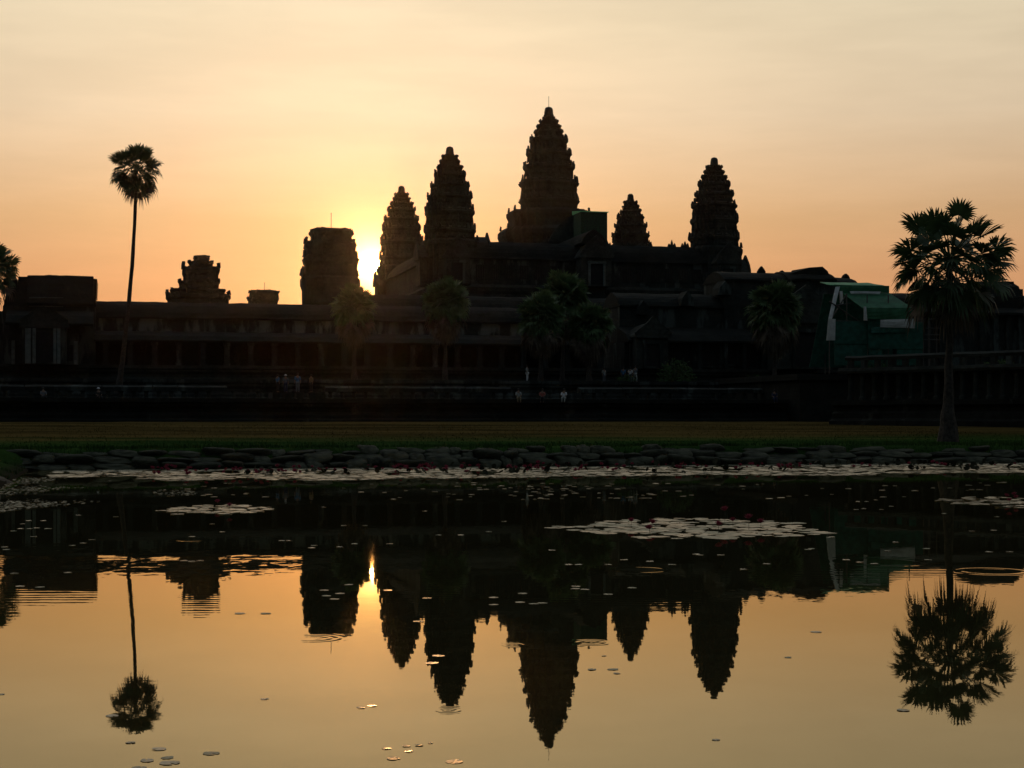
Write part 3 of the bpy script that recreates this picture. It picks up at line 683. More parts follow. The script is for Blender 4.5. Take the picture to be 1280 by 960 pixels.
sheet('gable_strip', [H(1018, 401.5, -3.6), H(1022.5, 401.5, -3.6), H(1042, 359, -1.6), H(1036, 360, -1.6)], WHITE, sh)
sheet('gable_panel', [H(1015, 428, -3.7), H(1026, 428, -3.7), H(1026.5, 402, -3.7), H(1017.5, 402, -3.7)], WHITE, sh)
sheet('post_panel', [H(1040, 382, -2.), H(1044.5, 382, -2.), H(1043.5, 366, -1.9), H(1040, 366, -1.9)], WHITE, sh)
sheet('post_panel', [H(1059.5, 404, -4.3), H(1064, 404, -4.3), H(1062.5, 387, -4.3), H(1059.5, 387, -4.3)], WHITE, sh)
sheet('back_sheet', [H(1022, 458, 3.), H(1135, 458, 3.), H(1120, 366, 1.8), H(1036, 366, 1.8)], TEAL, sh)
for px in (1020, 1042, 1068, 1095, 1122, 1136):
    for y in ((-3.4, 2.8) if 1025 < px < 1130 else (-3.4,)):
        mb = MB(); x = H(px, 0)[0]; zt = H(0, 404)[2] if px < 1030 or px > 1125 else H(0, 372)[2]
        mb.tube([(x, y, 0), (x, y, zt)], .06, 6); mb.build('scaffold_pole', POLE, sh, local=True)
mb = MB(); 
for a, b in (((1024, 402), (1046, 370)), ((1022, 380), (1060, 403)), ((1030, 385), (1062, 380)), ((1020, 404), (1066, 404))): mb.tube([H(*a, -3.), H(*b, -2.6)], .07, 6)
mb.build('truss', POLE, sh, local=True)
sf = thing('scaffold', 'thin tube scaffold standing right of the green shelter', 'scaffold', (39.3, 157., 6.02), False, rz=R(8))
for px in (1139, 1147, 1156):
    for y in (-3, -1): 
        mb = MB(); x = (px - 1143) / 12.8; mb.tube([(x, y, 0), (x, y, (HORY - 400) / 12.8 - 4)], .045, 6); mb.build('scaffold_pole', POLE, sf, local=True)
for py in (401, 412, 420, 426):
    mb = MB(); z = (HORY - py) / 12.8 - 4.05; mb.tube([(-1.0, -3.1, z), (1.4, -3.1, z)], .045, 6); mb.build('scaffold_rail', POLE, sf, local=True)
EB = -16.
sb = thing('roof_shelter', 'small green roofed shelter high up against the tallest tower', 'shelter', (s_at(740, EB), EB, 31.))
S = lambda px: s_at(px, EB)
Z = lambda py: z_at(740, py, EB)
mb = MB(); mb.box(S(722), S(755), EB - 2, EB + 2.5, 30., Z(266.5)); mb.build('shelter_wall', plain('dark green boards', (.012, .055, .032), .8), sb, jit=.02)
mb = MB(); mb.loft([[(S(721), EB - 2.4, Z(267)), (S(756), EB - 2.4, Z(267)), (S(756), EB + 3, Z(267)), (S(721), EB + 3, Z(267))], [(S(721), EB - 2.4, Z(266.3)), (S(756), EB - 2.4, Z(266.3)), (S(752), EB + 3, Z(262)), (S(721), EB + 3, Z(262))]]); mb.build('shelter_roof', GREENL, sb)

# ------------------------------------------------------------------ palms
def fan_leaf(mb, base, d, pet, R_, nbl=18, droop=.1, spread=2.25, rr=rng, wmul=1.):
    d = d.normalized(); up = Vector((0, 0, 1)); s_ = d.cross(up)
    s_ = s_.normalized() if s_.length > .05 else Vector((1, 0, 0))
    roll = rr.uniform(-.9, .9); n = s_.cross(d).normalized()
    s_, n = s_ * math.cos(roll) + n * math.sin(roll), n * math.cos(roll) - s_ * math.sin(roll)
    mid = base + d * pet * .55 + up * .06 * pet; hub = base + d * pet - up * droop * pet * .6
    mb.tube([base, mid, hub], [.05, .032, .025], 4, False)
    dd = (hub - mid).normalized()
    for k in range(nbl):
        ph = -spread + 2 * spread * (k + .5) / nbl + rr.uniform(-.05, .05)
        dirv = (dd * math.cos(ph) + s_ * math.sin(ph) + n * (.18 * abs(math.sin(ph)) + rr.uniform(-.05, .05))).normalized()
        L = R_ * (.80 + .2 * math.cos(ph)) * rr.uniform(.88, 1.08)
        sd = dirv.cross(n).normalized(); wv = sd * L * .5 * (spread / nbl) * 1.25 * wmul
        a = hub + dirv * L * .55; tip = hub + dirv * L - up * droop * L * rr.uniform(.5, 1.6)
        wv *= 1.25
        mb.add([hub - dirv * L * .02, a + wv, a + dirv * L * .2 + wv * .62, tip, a + dirv * L * .2 - wv * .62, a - wv], [(0, 1, 2, 3, 4, 5)])
def palm(name, label, base, hub, rad, seed, green=40, dead=24, skirt=2.6, tr=.17, flare=.42, e0=-25, nbl=18, bend=0, fan=1., reach=(.55, 1.06), leaf=None):
    r = random.Random(seed); base = Vector(base); hub = Vector(hub)
    t = thing(name, label, 'palm', tuple(base), False)
    H_ = hub - base; mb = MB(); pts, rd = [], []
    N = 16
    for i in range(N + 1):
        k = i / N; side = Vector((math.sin(k * math.pi) * bend, 0, 0))
        pts.append(H_ * k + side + Vector((r.uniform(-.03, .03), r.uniform(-.03, .03), 0))); rd.append((tr + flare * math.exp(-k * H_.length / 1.1) + tr * .5 * (1 - k)) * r.uniform(.95, 1.06))
    pts[0] -= Vector((0, 0, .25)); mb.tube(pts, rd, 10); mb.build('trunk', BARK, t, local=True)
    mb = MB(); ga = math.pi * (3 - math.sqrt(5))
    for i in range(green):
        k = (i + .5) / green; z = math.sin(R(e0)) + (1 - math.sin(R(e0))) * k
        el = math.asin(z); az = i * ga + r.uniform(-.25, .25)
        d = Vector((math.cos(az) * math.cos(el), math.sin(az) * math.cos(el), math.sin(el)))
        R_ = rad * r.uniform(.40, .50) * fan; pet = rad - R_ * .97
        pet *= r.uniform(*reach)
        fan_leaf(mb, H_ + d * .15 + Vector((0, 0, r.uniform(-.2, .35))), d, pet, R_, nbl, .06 + .22 * max(0, .5 - z), 2.15, r)
    mb.build('crown', leaf or LEAF, t, local=True)
    mb = MB()
    for i in range(dead):
        k = (i + .5) / dead; az = i * ga + r.uniform(-.3, .3); el = R(-28 - 52 * k)
        d = Vector((math.cos(az) * math.cos(el), math.sin(az) * math.cos(el), math.sin(el)))
        R_ = rad * r.uniform(.34, .42); st = H_ - Vector((0, 0, .3 + k * skirt * .55)); pet = max(.5, rad * (.62 - .25 * k))
        fan_leaf(mb, st, d, pet, R_, 13, .45, 1.5, r, .8)
    if dead: mb.build('dead_fronds', DEAD, t, local=True)
    return t
def wp(px, py, d): return Vector(((px - 640) / FPX * d, d, CAMH + (HORY - py) * d / FPX))
palm('fan_palm', 'dark fan palm on the bank at the right, nearest tree of all', wp(1185, 545.5, 75), wp(1188, 328, 75), 2.88, 5, green=62, dead=10, skirt=.8, tr=.135, flare=.3, e0=-52, nbl=26, fan=.84, reach=(.74, 1.1))
palm('fan_palm', 'tall thin leaning palm with a small round head against the sky', wp(148, 488, 146), wp(170, 212, 146), 2.6, 8, green=54, dead=5, skirt=.8, tr=.14, flare=.18, e0=-62, bend=.35, nbl=20, fan=1.0, reach=(.62, 1.06))
palm('fan_palm', 'palm cut off by the left edge, showing only its right fronds', wp(-13, 475, 170), wp(-12, 337, 170), 3.3, 13, green=44, dead=10, e0=-45, tr=.14)
TE = lambda px, e: (T(s_at(px, e), e, 5.68))
def tpalm(px, top, hw, label, e, seed, **kw):
    b = TE(px, e); d = b.y; hw *= d / FPX; zt = CAMH + (HORY - top) * d / FPX
    palm('fan_palm', label, tuple(b), (b.x + rng.uniform(-.15, .15), b.y, zt - hw * .95), hw, seed, reach=(.42, .95), fan=.86, flare=.2, tr=.13, leaf=LEAF2, **kw)
tpalm(443, 352, 33, 'bushy palm glowing reddish right below the sun', -122, 21, dead=44, skirt=3.0, e0=-46, green=120)
tpalm(556, 344, 35, 'bushy round-headed palm below the left pair of towers', -122, 22, dead=36, skirt=2.8, e0=-46, green=124)
tpalm(676, 361, 37, 'left and frontmost of the three palms clustered below the tallest tower', -123, 23, dead=46, skirt=2.6, e0=-46, green=120)
tpalm(736, 374, 33, 'right palm, lowest of the three clustered below the tallest tower', -124, 24, dead=44, skirt=2.6, e0=-46, green=120)
tpalm(703, 333, 42, 'tallest palm at the back of the three clustered below the tallest tower', -117, 25, dead=30, skirt=2.6, e0=-46, green=120)
tpalm(968, 345, 42, 'shaggy palm in front of the main entrance, left of the green shelter', -122, 26, dead=50, skirt=3.4, e0=-46, green=120)

def bush(label, c, rx, rz_, seed, n=420, leaf=.32):
    r = random.Random(seed); t = thing('bush', label, 'bush', tuple(c), False)
    st = MB()
    for k in range(9):
        a = r.uniform(0, 6.28); st.tube([(0, 0, -.1), (math.cos(a) * rx * .3, math.sin(a) * rx * .3, rz_ * .5), (math.cos(a) * rx * .6, math.sin(a) * rx * .6, rz_ * .85)], [.05, .035, .015], 5)
    st.build('stem', BARK, t, local=True)
    mb = MB()
    for i in range(n):
        a, v, k = r.uniform(0, 6.283), r.random(), r.random() ** .4
        p = Vector((math.cos(a) * rx * math.sqrt(1 - v * v) * k, math.sin(a) * rx * math.sqrt(1 - v * v) * k, v * rz_ * k * r.uniform(.85, 1.12) + .05))
        d = Vector((r.uniform(-1, 1), r.uniform(-1, 1), r.uniform(-.2, 1))).normalized(); s_ = d.orthogonal().normalized(); L = leaf * r.uniform(.7, 1.4)
        mb.add([p, p + d * L * .5 + s_ * L * .22, p + d * L, p + d * L * .5 - s_ * L * .22], [(0, 1, 2, 3)])
    mb.build('foliage', BUSH, t, local=True)
bush('round green bush on the terrace step below the right tower', TE(845, -124), 2.1, 2.5, 1, 900)
bush('loose bush on the raised walkway at the right edge', T(s_at(1252, -140), -140, 5.9), 2.6, 2.0, 2, 700)
bush('low weeds at the foot of the shaggy palm', TE(945, -126), 1.3, .8, 3, 260, .2)
bush('low reddish shrub by the entrance steps', TE(782, -126), 1.2, .7, 4, 240, .2)
bush('small shrub in front of the green shelter', T(s_at(1092, -147), -147, 6.0), 1.6, 1.5, 6, 300, .25)

# ------------------------------------------------------------------ bank of stacked stones
def stone_mesh(seed):
    r = random.Random(seed); off = Vector((seed * 7.3, seed * 1.7, 0)); mb = MB(); nu, nv = 18, 11; rings = []; ka, kb, kc, sl = r.uniform(.45, .75), r.uniform(.45, .8), r.uniform(.4, .7), r.uniform(-.16, .16)
    pw = lambda v, k: math.copysign(abs(v) ** k, v)
    for j in range(nv):
        th = -math.pi / 2 + math.pi * (j + .25) / (nv - .5); rg = []
        for i in range(nu):
            ph = 2 * math.pi * i / nu
            p = Vector((pw(math.cos(th), ka) * pw(math.cos(ph), kb), pw(math.cos(th), ka) * pw(math.sin(ph), kb), pw(math.sin(th), kc)))
            p *= 1 + .30 * mnoise.noise(p * .9 + off) + .14 * mnoise.noise(p * 2.3 + off) + .05 * mnoise.noise(p * 5 + off)
            p.z += sl * p.x; p.y += .2 * p.z
            rg.append(tuple(p * .5))
        rings.append(rg)
    mb.loft(rings); return mb
protos = [stone_mesh(k).build('bank_stone', ROCK, smooth=True) for k in range(14)]
places = [(-900, 40, 'near the left shore'), (40, 150, 'left of the tall thin palm'), (150, 270, 'below the small ruined tower'), (270, 380, 'below the long gallery'), (380, 470, 'below the blunt tower'), (470, 600, 'below the left pair of towers'),
          (600, 690, 'left of the white-shirted visitor'), (690, 780, 'below the three palms'), (780, 880, 'below the round green bush'), (880, 960, 'below the right tower'), (960, 1060, 'below the shaggy palm'), (1060, 1160, 'below the green shelter'), (1160, 1210, 'at the foot of the fan palm'), (1210, 5000, 'right of the fan palm')]
rows = [('bottom', .0, 63.12, .29), ('middle', .27, 63.42, .27), ('top', .50, 63.78, .24)]
used = [False] * 14; seen = {}
for rn, z0, q0, hh in rows:
    p = -7.
    while p < 43.:
        if p < 5: L = rng.uniform(.8, 1.7)
        elif p > 25: L = rng.uniform(.9, 1.9)
        else: L = rng.uniform(.45, 1.35)
        h = hh * rng.uniform(.72, 1.3) * (1.12 if 9 < p < 25 else .9)
        if rn == 'top' and rng.random() < .13: p += L; continue
        k = rng.randrange(14)
        o = protos[k] if not used[k] else protos[k].copy()
        if used[k]: COL.objects.link(o)
        used[k] = True
        c = PQ(p + L / 2, q0 + .3 + rng.uniform(-.09, .09), z0 + h / 2 - .03 + rng.uniform(-.03, .03))
        o.location = c; o.scale = (L * 1.06, rng.uniform(.7, .95), h * 1.22); o.rotation_euler = (rng.uniform(-.08, .08), rng.uniform(-.06, .06), TH + rng.choice((0, math.pi)) + rng.uniform(-.14, .14))
        px = 640 + FPX * c.x / c.y
        where = next(wh for a, b, wh in places if a <= px < b)
        size = 'long flat' if L > 1.25 else 'short rounded' if L < .75 else 'mid-sized'
        tag(o, f'{size} stone, {rn} row of the bank, {where}', 'stone', 'stones stacked along the pond bank')
        p += L * .98

# grass on the bank and lawn: countless blades, one object
def grass():
    mb = MB(); r = random.Random(4)
    def blade(v, h, w_):
        a = r.uniform(0, 6.283); l = r.uniform(0, .5) * h; d = Vector((math.cos(a), math.sin(a), 0)); s_ = Vector((-d.y, d.x, 0)) * w_
        mb.add([v - s_, v + s_, v + d * l + Vector((0, 0, h))], [(0, 1, 2)])
    for i in range(15000):
        p = r.uniform(-6, 40); q = 63.75 + r.random() ** 1.7 * 4.5
        if mnoise.noise(Vector((p * .8, q * .6, 5))) < -.15 and r.random() < .75: continue
        hh = .10 + .16 * max(0, mnoise.noise(Vector((p * .5, 9, q * .2))) + .3) * (1 if q < 65.5 else .5)
        blade(PQ(p, q, ground_z(p, q) - .02), hh * r.uniform(.6, 1.4), .018)
    for i in range(15000):
        q = 66 + r.random() ** 1.3 * 60; p = r.uniform(-8 - q * .1, 30 + q * .25)
        blade(PQ(p, q, ground_z(p, q) - .02), r.uniform(.04, .12), .03)
    for i in range(3500):                         # the left shore
        q = r.uniform(36, 63); p = -3.3 - r.random() ** 1.5 * 5
        if mnoise.noise(Vector((p * .8, q * .6, 5))) < .05: continue
        blade(PQ(p, q, ground_z(p, q) - .02), r.uniform(.05, .2), .02)
    m, t, b = mat('bank grass', 1., 0.); t.l.new(lawn_colour(t, t.new('ShaderNodeTexCoord').outputs['Object'], 1.15), b.inputs['Base Color'])
    return mb.build('grass', m, kind='stuff')
grass()
# earth clods at the left shore
for k, (px, py, L, h, lb) in enumerate(((-14, 588, 1.3, .42, 'brown earth mound at the left edge of the pond, behind the others'), (-22, 604, 1.1, .3, 'low brown earth clod at the left edge, in front of the mound'), (-30, 628, 1., .28, 'dark muddy clod at the left edge nearest the lilies'))):
    v = on_water(px, py); mb = stone_mesh(30 + k); o = mb.build('earth_clod', plain('brown earth', (.08, .065, .045), .95, .4, 4), smooth=True)
    o.location = (v.x, v.y, h * .25); o.scale = (L * .8, L * 1.5, h * 1.1); o.rotation_euler.z = rng.uniform(0, 3); tag(o, lb, 'earth mound')

# ------------------------------------------------------------------ water lilies
def lily_mat(name, c, r0, spec=.5):
    m, t, b = mat(name, r0, spec); co = t.new('ShaderNodeNewGeometry').outputs['Position']; n = t.m('ADD', t.m('MULTIPLY', t.noise(co, 4., 3), .6), t.m('MULTIPLY', t.new('ShaderNodeObjectInfo').outputs['Random'], .4))
    t.put(b.inputs['Roughness'], t.mapr(n, .25, .75, r0 - .08, r0 + .16))
    t.l.new(t.mix(t.mapr(n, .3, .7), tuple(v * .6 for v in c), tuple(v * 1.4 for v in c)), b.inputs['Base Color'])
    return m
PAD = lily_mat('lily pad', (.12, .126, .055), .36, .9)
FLOWER = plain('pink lily petal', (.34, .035, .075), .5, .3, 5, .3, .15)
STEMM = plain('lily stem', (.05, .04, .025), .6)
def pad_geo(mb, c, r_, yaw, tilt=0, taz=0, n=12, lift=.006):
    vs = [Vector((0, 0, 0))]; k = 2 * math.pi - .35
    for i in range(n + 1):
        a = .175 + k * i / n; vs.append(Vector((math.cos(a), math.sin(a), rng.uniform(-.02, .05) * .5)) * r_ * rng.uniform(.95, 1.04))
    tx = Matrix.Rotation(tilt, 3, Vector((math.cos(taz), math.sin(taz), 0))) @ Matrix.Rotation(yaw, 3, 'Z')
    lo = [tx @ v for v in vs]; mn = min(v.z for v in lo)
    top = [Vector(c) + v + Vector((0, 0, lift - mn)) for v in lo]; o = len(top)
    bot = [v - Vector((0, 0, .006)) for v in top]
    mb.add(top + bot, [(0, i, i + 1) for i in range(1, n + 1)] + [(o, o + i + 1, o + i) for i in range(1, n + 1)] + [(i + 1, i, o + i, o + i + 1) for i in range(1, n + 1)] + [(1, 0, o, o + 1), (0, n + 1, o + n + 1, o)])
pad_protos = []
for k in range(8):
    mb = MB(); pad_geo(mb, (0, 0, 0), 1., 0, R(rng.uniform(.1, .8)), rng.uniform(0, 6), 14, .01); pad_protos.append([mb.build('lily_pad', PAD), False])
def pad(v, r_, label, group='lily pads floating on the pond', asp=1.):
    pr = rng.choice(pad_protos); o = pr[0] if not pr[1] else pr[0].copy()
    if pr[1]: COL.objects.link(o)
    pr[1] = True
    o.location = (v[0], v[1], .0005 + rng.uniform(0, .0012)); o.scale = (r_, r_ * asp, .08 if v[1] < 20 else .15); o.rotation_euler = (0, 0, rng.uniform(0, 6.28))
    return tag(o, label, 'lily pad', group)
FORE = [((140, 895), .085, 'single lily pad floating left of the tall palm reflection'), ((163, 928.5), .055, 'tiny pad just below the tall palm reflection'), ((199, 936.5), .085, 'notched pad below the tall palm reflection, first of a row'), ((209, 947.5), .075, 'small pad in the cluster near the bottom left, right of centre'),
        ((184, 951), .085, 'pad in the middle of the bottom left cluster'), ((212, 954), .105, 'widest pad of the bottom left cluster'), ((174, 960), .08, 'pad cut by the bottom edge at the left'), ((264, 942), .095, 'separate notched pad right of the bottom left cluster'),
        ((331, 874), .055, 'lone small pad in the glow right of the tall palm reflection'), ((2, 868), .05, 'small pad at the left edge of the bright water'),
        ((451, 885), .06, 'left of two small pads in the sun glow'), ((465, 882.5), .065, 'right of two small pads in the sun glow'), ((483, 936), .055, 'upper left pad of the loose group left of the tallest tip'), ((508, 933), .05, 'second pad of the loose group left of the tallest tip'),
        ((524, 932), .05, 'third pad of the loose group left of the tallest tip'), ((511, 939.5), .05, 'middle low pad of the loose group left of the tallest tip'), ((492, 948.5), .075, 'lowest pad of the loose group left of the tallest tip'), ((538, 929), .03, 'tiny pad at the right end of the loose group'), ((568, 952.5), .10, 'lobed pad near the bottom edge left of the tallest tip'),
        ((1129, 888), .085, 'single pad left of the fan palm reflection'), ((740, 837), .08, 'left pad of three right of the central reflection'), ((766, 837), .09, 'right pad of three right of the central reflection'), ((771, 842), .06, 'lowest pad of three right of the central reflection'), ((755, 820), .045, 'tiny pad above the three right of the central reflection'),
        ((300, 767), .11, 'single pad in the bright water left of the blunt reflection'), ((895, 925), .05, 'small pad below the right tower reflection'), ((985, 822), .06, 'small pad right of the right tower reflection')]
for (px, py), r_, lb in FORE: pad(on_water(px, py), r_ * .52, lb, asp=rng.uniform(.75, 1.1))
# scattered pads over the dark reflections
SC = [(425, 742, 6), (408, 745, 5), (418, 749, 4), (405, 738, 3), (485, 738, 4), (436, 731, 4), (548, 820, 8), (540, 829, 5), (523, 777, 6), (534, 748, 4), (617, 747, 7), (617, 756, 4), (650, 753, 6), (667, 755, 6), (678, 754, 6), (653, 742, 4), (720, 733, 7), (719, 736, 7), (731, 737, 8), (760, 743, 4), (790, 735, 4), (711, 706, 6), (723, 706, 7), (760, 706, 7), (690, 688, 5),
      (875, 694, 7), (901, 694, 6), (870, 693, 4), (905, 667, 4), (958, 705, 13), (930, 712, 4), (1010, 687, 7), (1037, 672, 10), (1040, 671, 6), (1014, 686, 4), (1072, 627, 7), (1083, 627, 8), (1070, 637, 6), (1080, 636, 4), (1114, 633, 6), (1102, 637, 3), (1058, 700, 11), (1110, 689, 9), (1120, 678, 8), (1158, 686, 10), (1075, 703, 8), (1093, 705, 10), (1215, 664, 9), (1242, 663, 8), (1236, 690, 9), (1262, 690, 9), (1160, 700, 8),
      (36, 651, 9), (54, 651, 10), (26, 661, 8), (37, 661, 6), (46, 660, 9), (60, 661, 12), (17, 664, 4), (6, 684, 6), (8, 687, 8), (42, 671, 5), (18, 717, 6), (85, 716, 10), (50, 734, 9), (25, 733, 8), (104, 679, 9), (90, 682, 5), (145, 646, 5), (98, 644, 5), (240, 671, 6), (278, 665, 6), (265, 655, 5), (352, 676, 5), (362, 676, 4), (390, 685, 6), (393, 682, 8), (425, 684, 6), (443, 680, 4), (456, 657, 5), (487, 680, 6), (405, 634, 7), (430, 657, 4), (531, 639, 5), (548, 669, 4), (576, 669, 4), (630, 652, 5), (611, 665, 4), (500, 622, 4), (560, 621, 5), (250, 701, 4), (240, 702, 5), (230, 701, 4), (332, 767, 6), (115, 675, 5), (28, 655, 4),
      (1020, 790, 5), (1095, 625, 5), (1246, 646, 7), (1180, 642, 5), (1130, 621, 5), (1040, 618, 4), (840, 706, 5), (812, 702, 6), (780, 700, 7)]
for px, py, wd in SC:
    v = on_water(px, py); r_ = wd / 2 * v.y / FPX
    side = 'under the left gallery reflection' if px < 380 else 'under the blunt tower reflection' if px < 480 else 'beside the left pair of reflected towers' if px < 620 else 'on the reflection of the tallest tower' if px < 800 else 'below the large lily patch' if px < 1000 else 'left of the fan palm reflection' if px < 1170 else 'under the right edge reflections'
    pad(v, max(.055, r_ * .75), f'stray lily pad floating {side}', 'stray pads on the dark water')
# the large patch
n_big = 0; pts = []
cx, cy = 3.20, 29.05
tries = 0
while n_big < 165 and tries < 9000:
    tries += 1
    a, k = rng.uniform(0, 6.283), math.sqrt(rng.random()); x = cx + math.cos(a) * k * 2.25; y = cy + math.sin(a) * k * 2.75
    x += .25 * math.sin(y * 2.1)
    if any((x - u) ** 2 + (y - v) ** 2 < (.215) ** 2 for u, v in pts): continue
    if mnoise.noise(Vector((x * 1.3, y * .9, 1))) > .34 or (k > .8 and rng.random() < .45): continue
    pts.append((x, y)); n_big += 1
    pad((x, y), rng.uniform(.10, .21), 'lily pad crowded into the large round patch on the pond', 'pads of the large lily patch')
# everything farther: one mat of pads
def far_pads():
    mb = MB(); r = random.Random(9)
    def lay(v, r_, tilt=2.): pad_geo(mb, v, r_, r.uniform(0, 6.28), R(r.uniform(0, tilt)), r.uniform(0, 6.28), 9, .006 + r.uniform(0, .004))
    for c, rx, ry, n in ((on_water(270, 637.2), 1.15, 1.95, 95), (on_water(1264, 628.3), 1.55, 2.5, 130)):
        for i in range(n):
            a, k = r.uniform(0, 6.283), math.sqrt(r.random()); lay((c.x + math.cos(a) * k * rx, c.y + math.sin(a) * k * ry, 0), r.uniform(.09, .16), 3.)
    n = 0
    while n < 5200:                               # the strip under the far bank
        p = r.uniform(-2.2, 39); v0 = PQ(p, 60)
        edge = 51.6 + 2.2 * mnoise.noise(Vector((p * .23, 3.1, 0))) + 1.2 * mnoise.noise(Vector((p * .7, 1.1, 0))) + (4.0 if p < .8 else 0) + (1.6 if 3.6 < p < 4.4 else 0)
        q = r.uniform(49., 63.2)
        if q < edge or (q > 62.2 and r.random() < .4): continue
        if mnoise.noise(Vector((p * .9, q * .45, 7))) > .22 and q > 54: continue
        lay(PQ(p, q), r.uniform(.13, .23), 3.); n += 1
    for i in range(140):                          # loose pads between strip and open water
        py = r.uniform(603, 625); px = r.choice((r.uniform(230, 1280), r.uniform(560, 860))); v = on_water(px, py); lay(v, r.uniform(.04, .10))
    lf = MB()
    for i in range(520):                          # curled leaves standing clear of the water
        p = r.uniform(3.5, 38); q = r.uniform(53., 63.3)
        if mnoise.noise(Vector((p * .45, q * .4, 2))) < .02: continue
        v = PQ(p, q, r.uniform(.02, .09)); pad_geo(lf, v, r.uniform(.06, .14), r.uniform(0, 6.28), R(r.uniform(25, 75)), r.uniform(0, 6.28), 8, .01)
    lf.build('lily_leaves', plain('curled lily leaf', (.035, .035, .02), .9, .4, 4, .1), kind='stuff')
    return mb.build('lily_pads', PAD, kind='stuff')
far_pads()
def weed():
    mb = MB(); r = random.Random(6)
    for i in range(5200):
        px = r.uniform(-10, 245); py = r.uniform(597, 641); v = on_water(px, py)
        lim = 641 - (max(px, 0) / 245) ** .8 * 22
        if py > lim: continue
        dens = mnoise.noise(Vector((v.x * .5, v.y * .16, 3))) + .12 - px / 700
        if px < 60: dens += .25
        if 602 < py < 609 and px > 40: dens -= .3
        if py > lim - 5: dens += .25
        if r.random() > dens * 1.6: continue
        s_ = r.uniform(.02, .06); a = r.uniform(0, 6.28)
        mb.add([v + Vector((math.cos(a + k * 1.57) * s_ * r.uniform(.7, 1.3), math.sin(a + k * 1.57) * s_ * 1.6, .008 + r.uniform(0, .01))) for k in range(4)], [(0, 1, 2, 3)])
    return mb.build('floating_weed', lily_mat('floating weed', (.10, .11, .06), .45), kind='stuff')
weed()
# flowers
def flower_mesh():
    pm, st = MB(), MB()
    for ringn, (n, op, L) in enumerate(((8, .95, 1.), (8, .6, .95), (6, .3, .85))):
        for k in range(n):
            a = 2 * math.pi * (k + .5 * ringn) / n; d = Vector((math.cos(a) * math.sin(op), math.sin(a) * math.sin(op), math.cos(op))); s_ = Vector((-math.sin(a), math.cos(a), 0))
            b0 = Vector((0, 0, 0)); m_ = d * .55 * L + Vector((math.cos(a), math.sin(a), 0)) * .06; tip = d * L + Vector((0, 0, .08))
            pm.add([b0, m_ + s_ * .15, tip, m_ - s_ * .15], [(0, 1, 2, 3)])
    st.tube([(0, 0, -1), (.02, 0, -.5), (0, 0, .02)], .05, 5)
    return pm, st
pm, st = flower_mesh()
FP = pm.build('petals_source', FLOWER); SP = st.build('stem_source', STEMM)
fm, sm = FP.data, SP.data
bpy.data.objects.remove(FP); bpy.data.objects.remove(SP)
def flower(v, size, hgt, label, parts=True, group='pink water lilies in bloom'):
    if parts:
        t = thing('water_lily', label, 'flower', (v[0], v[1], 0), False, group)
        a = bpy.data.objects.new('petals', fm); b = bpy.data.objects.new('stem', sm)
        for o in (a, b): COL.objects.link(o); o.parent = t
        a.location = (0, 0, hgt); a.scale = (size, size, size); b.location = (0, 0, hgt); b.scale = (size * .6, size * .6, hgt + .05); a.rotation_euler = (rng.uniform(-.3, .3), rng.uniform(-.3, .3), rng.uniform(0, 6))
    else:
        o = bpy.data.objects.new('water_lily', fm); COL.objects.link(o); o.location = (v[0], v[1], hgt); o.scale = (size, size, size); o.rotation_euler = (rng.uniform(-.5, .5), rng.uniform(-.5, .5), rng.uniform(0, 6)); tag(o, label, 'flower', group)
for px, py, hg, lb in ((906, 656, .26, 'tall pink lily rising highest above the large patch'), (916, 662, .15, 'pink lily right of the tall one on the large patch'), (936, 662, .19, 'pink lily on a stem between two others on the patch right'), (951, 663, .13, 'rightmost pink lily on the large patch'),
                       (898, 667, .14, 'front pink lily on the large patch, below the tall one'), (815, 661.5, .1, 'wide pink bloom lying on the left half of the large patch'), (789, 659, .1, 'small pink bloom at the far left of the large patch'), (812, 666, .06, 'faded low bloom at the front edge of the large patch')):
    flower(on_water(px, py), rng.uniform(.085, .11), hg, lb)
for px, py, lb in ((1268, 625, 'pink bloom above the right edge lily patch'), (1258, 627, 'small bloom left of the right edge bloom'), (1262, 633, 'front bloom of the right edge lily patch'), (1270, 629, 'bloom inside the right edge lily patch'), (272, 635, 'pink bloom on the left lily patch, rear one'), (287, 640, 'pink bloom on the left lily patch, front one')):
    flower(on_water(px, py), .09, .12, lb)
nf = 0
while nf < 190:
    px = rng.uniform(190, 1278); py = 583 + rng.random() * 13
    v = on_water(px, py); p, q = to_pq(v)
    if q > 63.2 or q < 55: continue
    if mnoise.noise(Vector((p * .45, q * .4, 2))) < .0 and rng.random() < .85: continue
    where = next(wh for a, b, wh in places if a <= px < b)
    flower(v, rng.uniform(.08, .14), rng.uniform(.05, .17), f'pink lily among the far pads, {where}', False, 'pink lilies of the far strip'); nf += 1

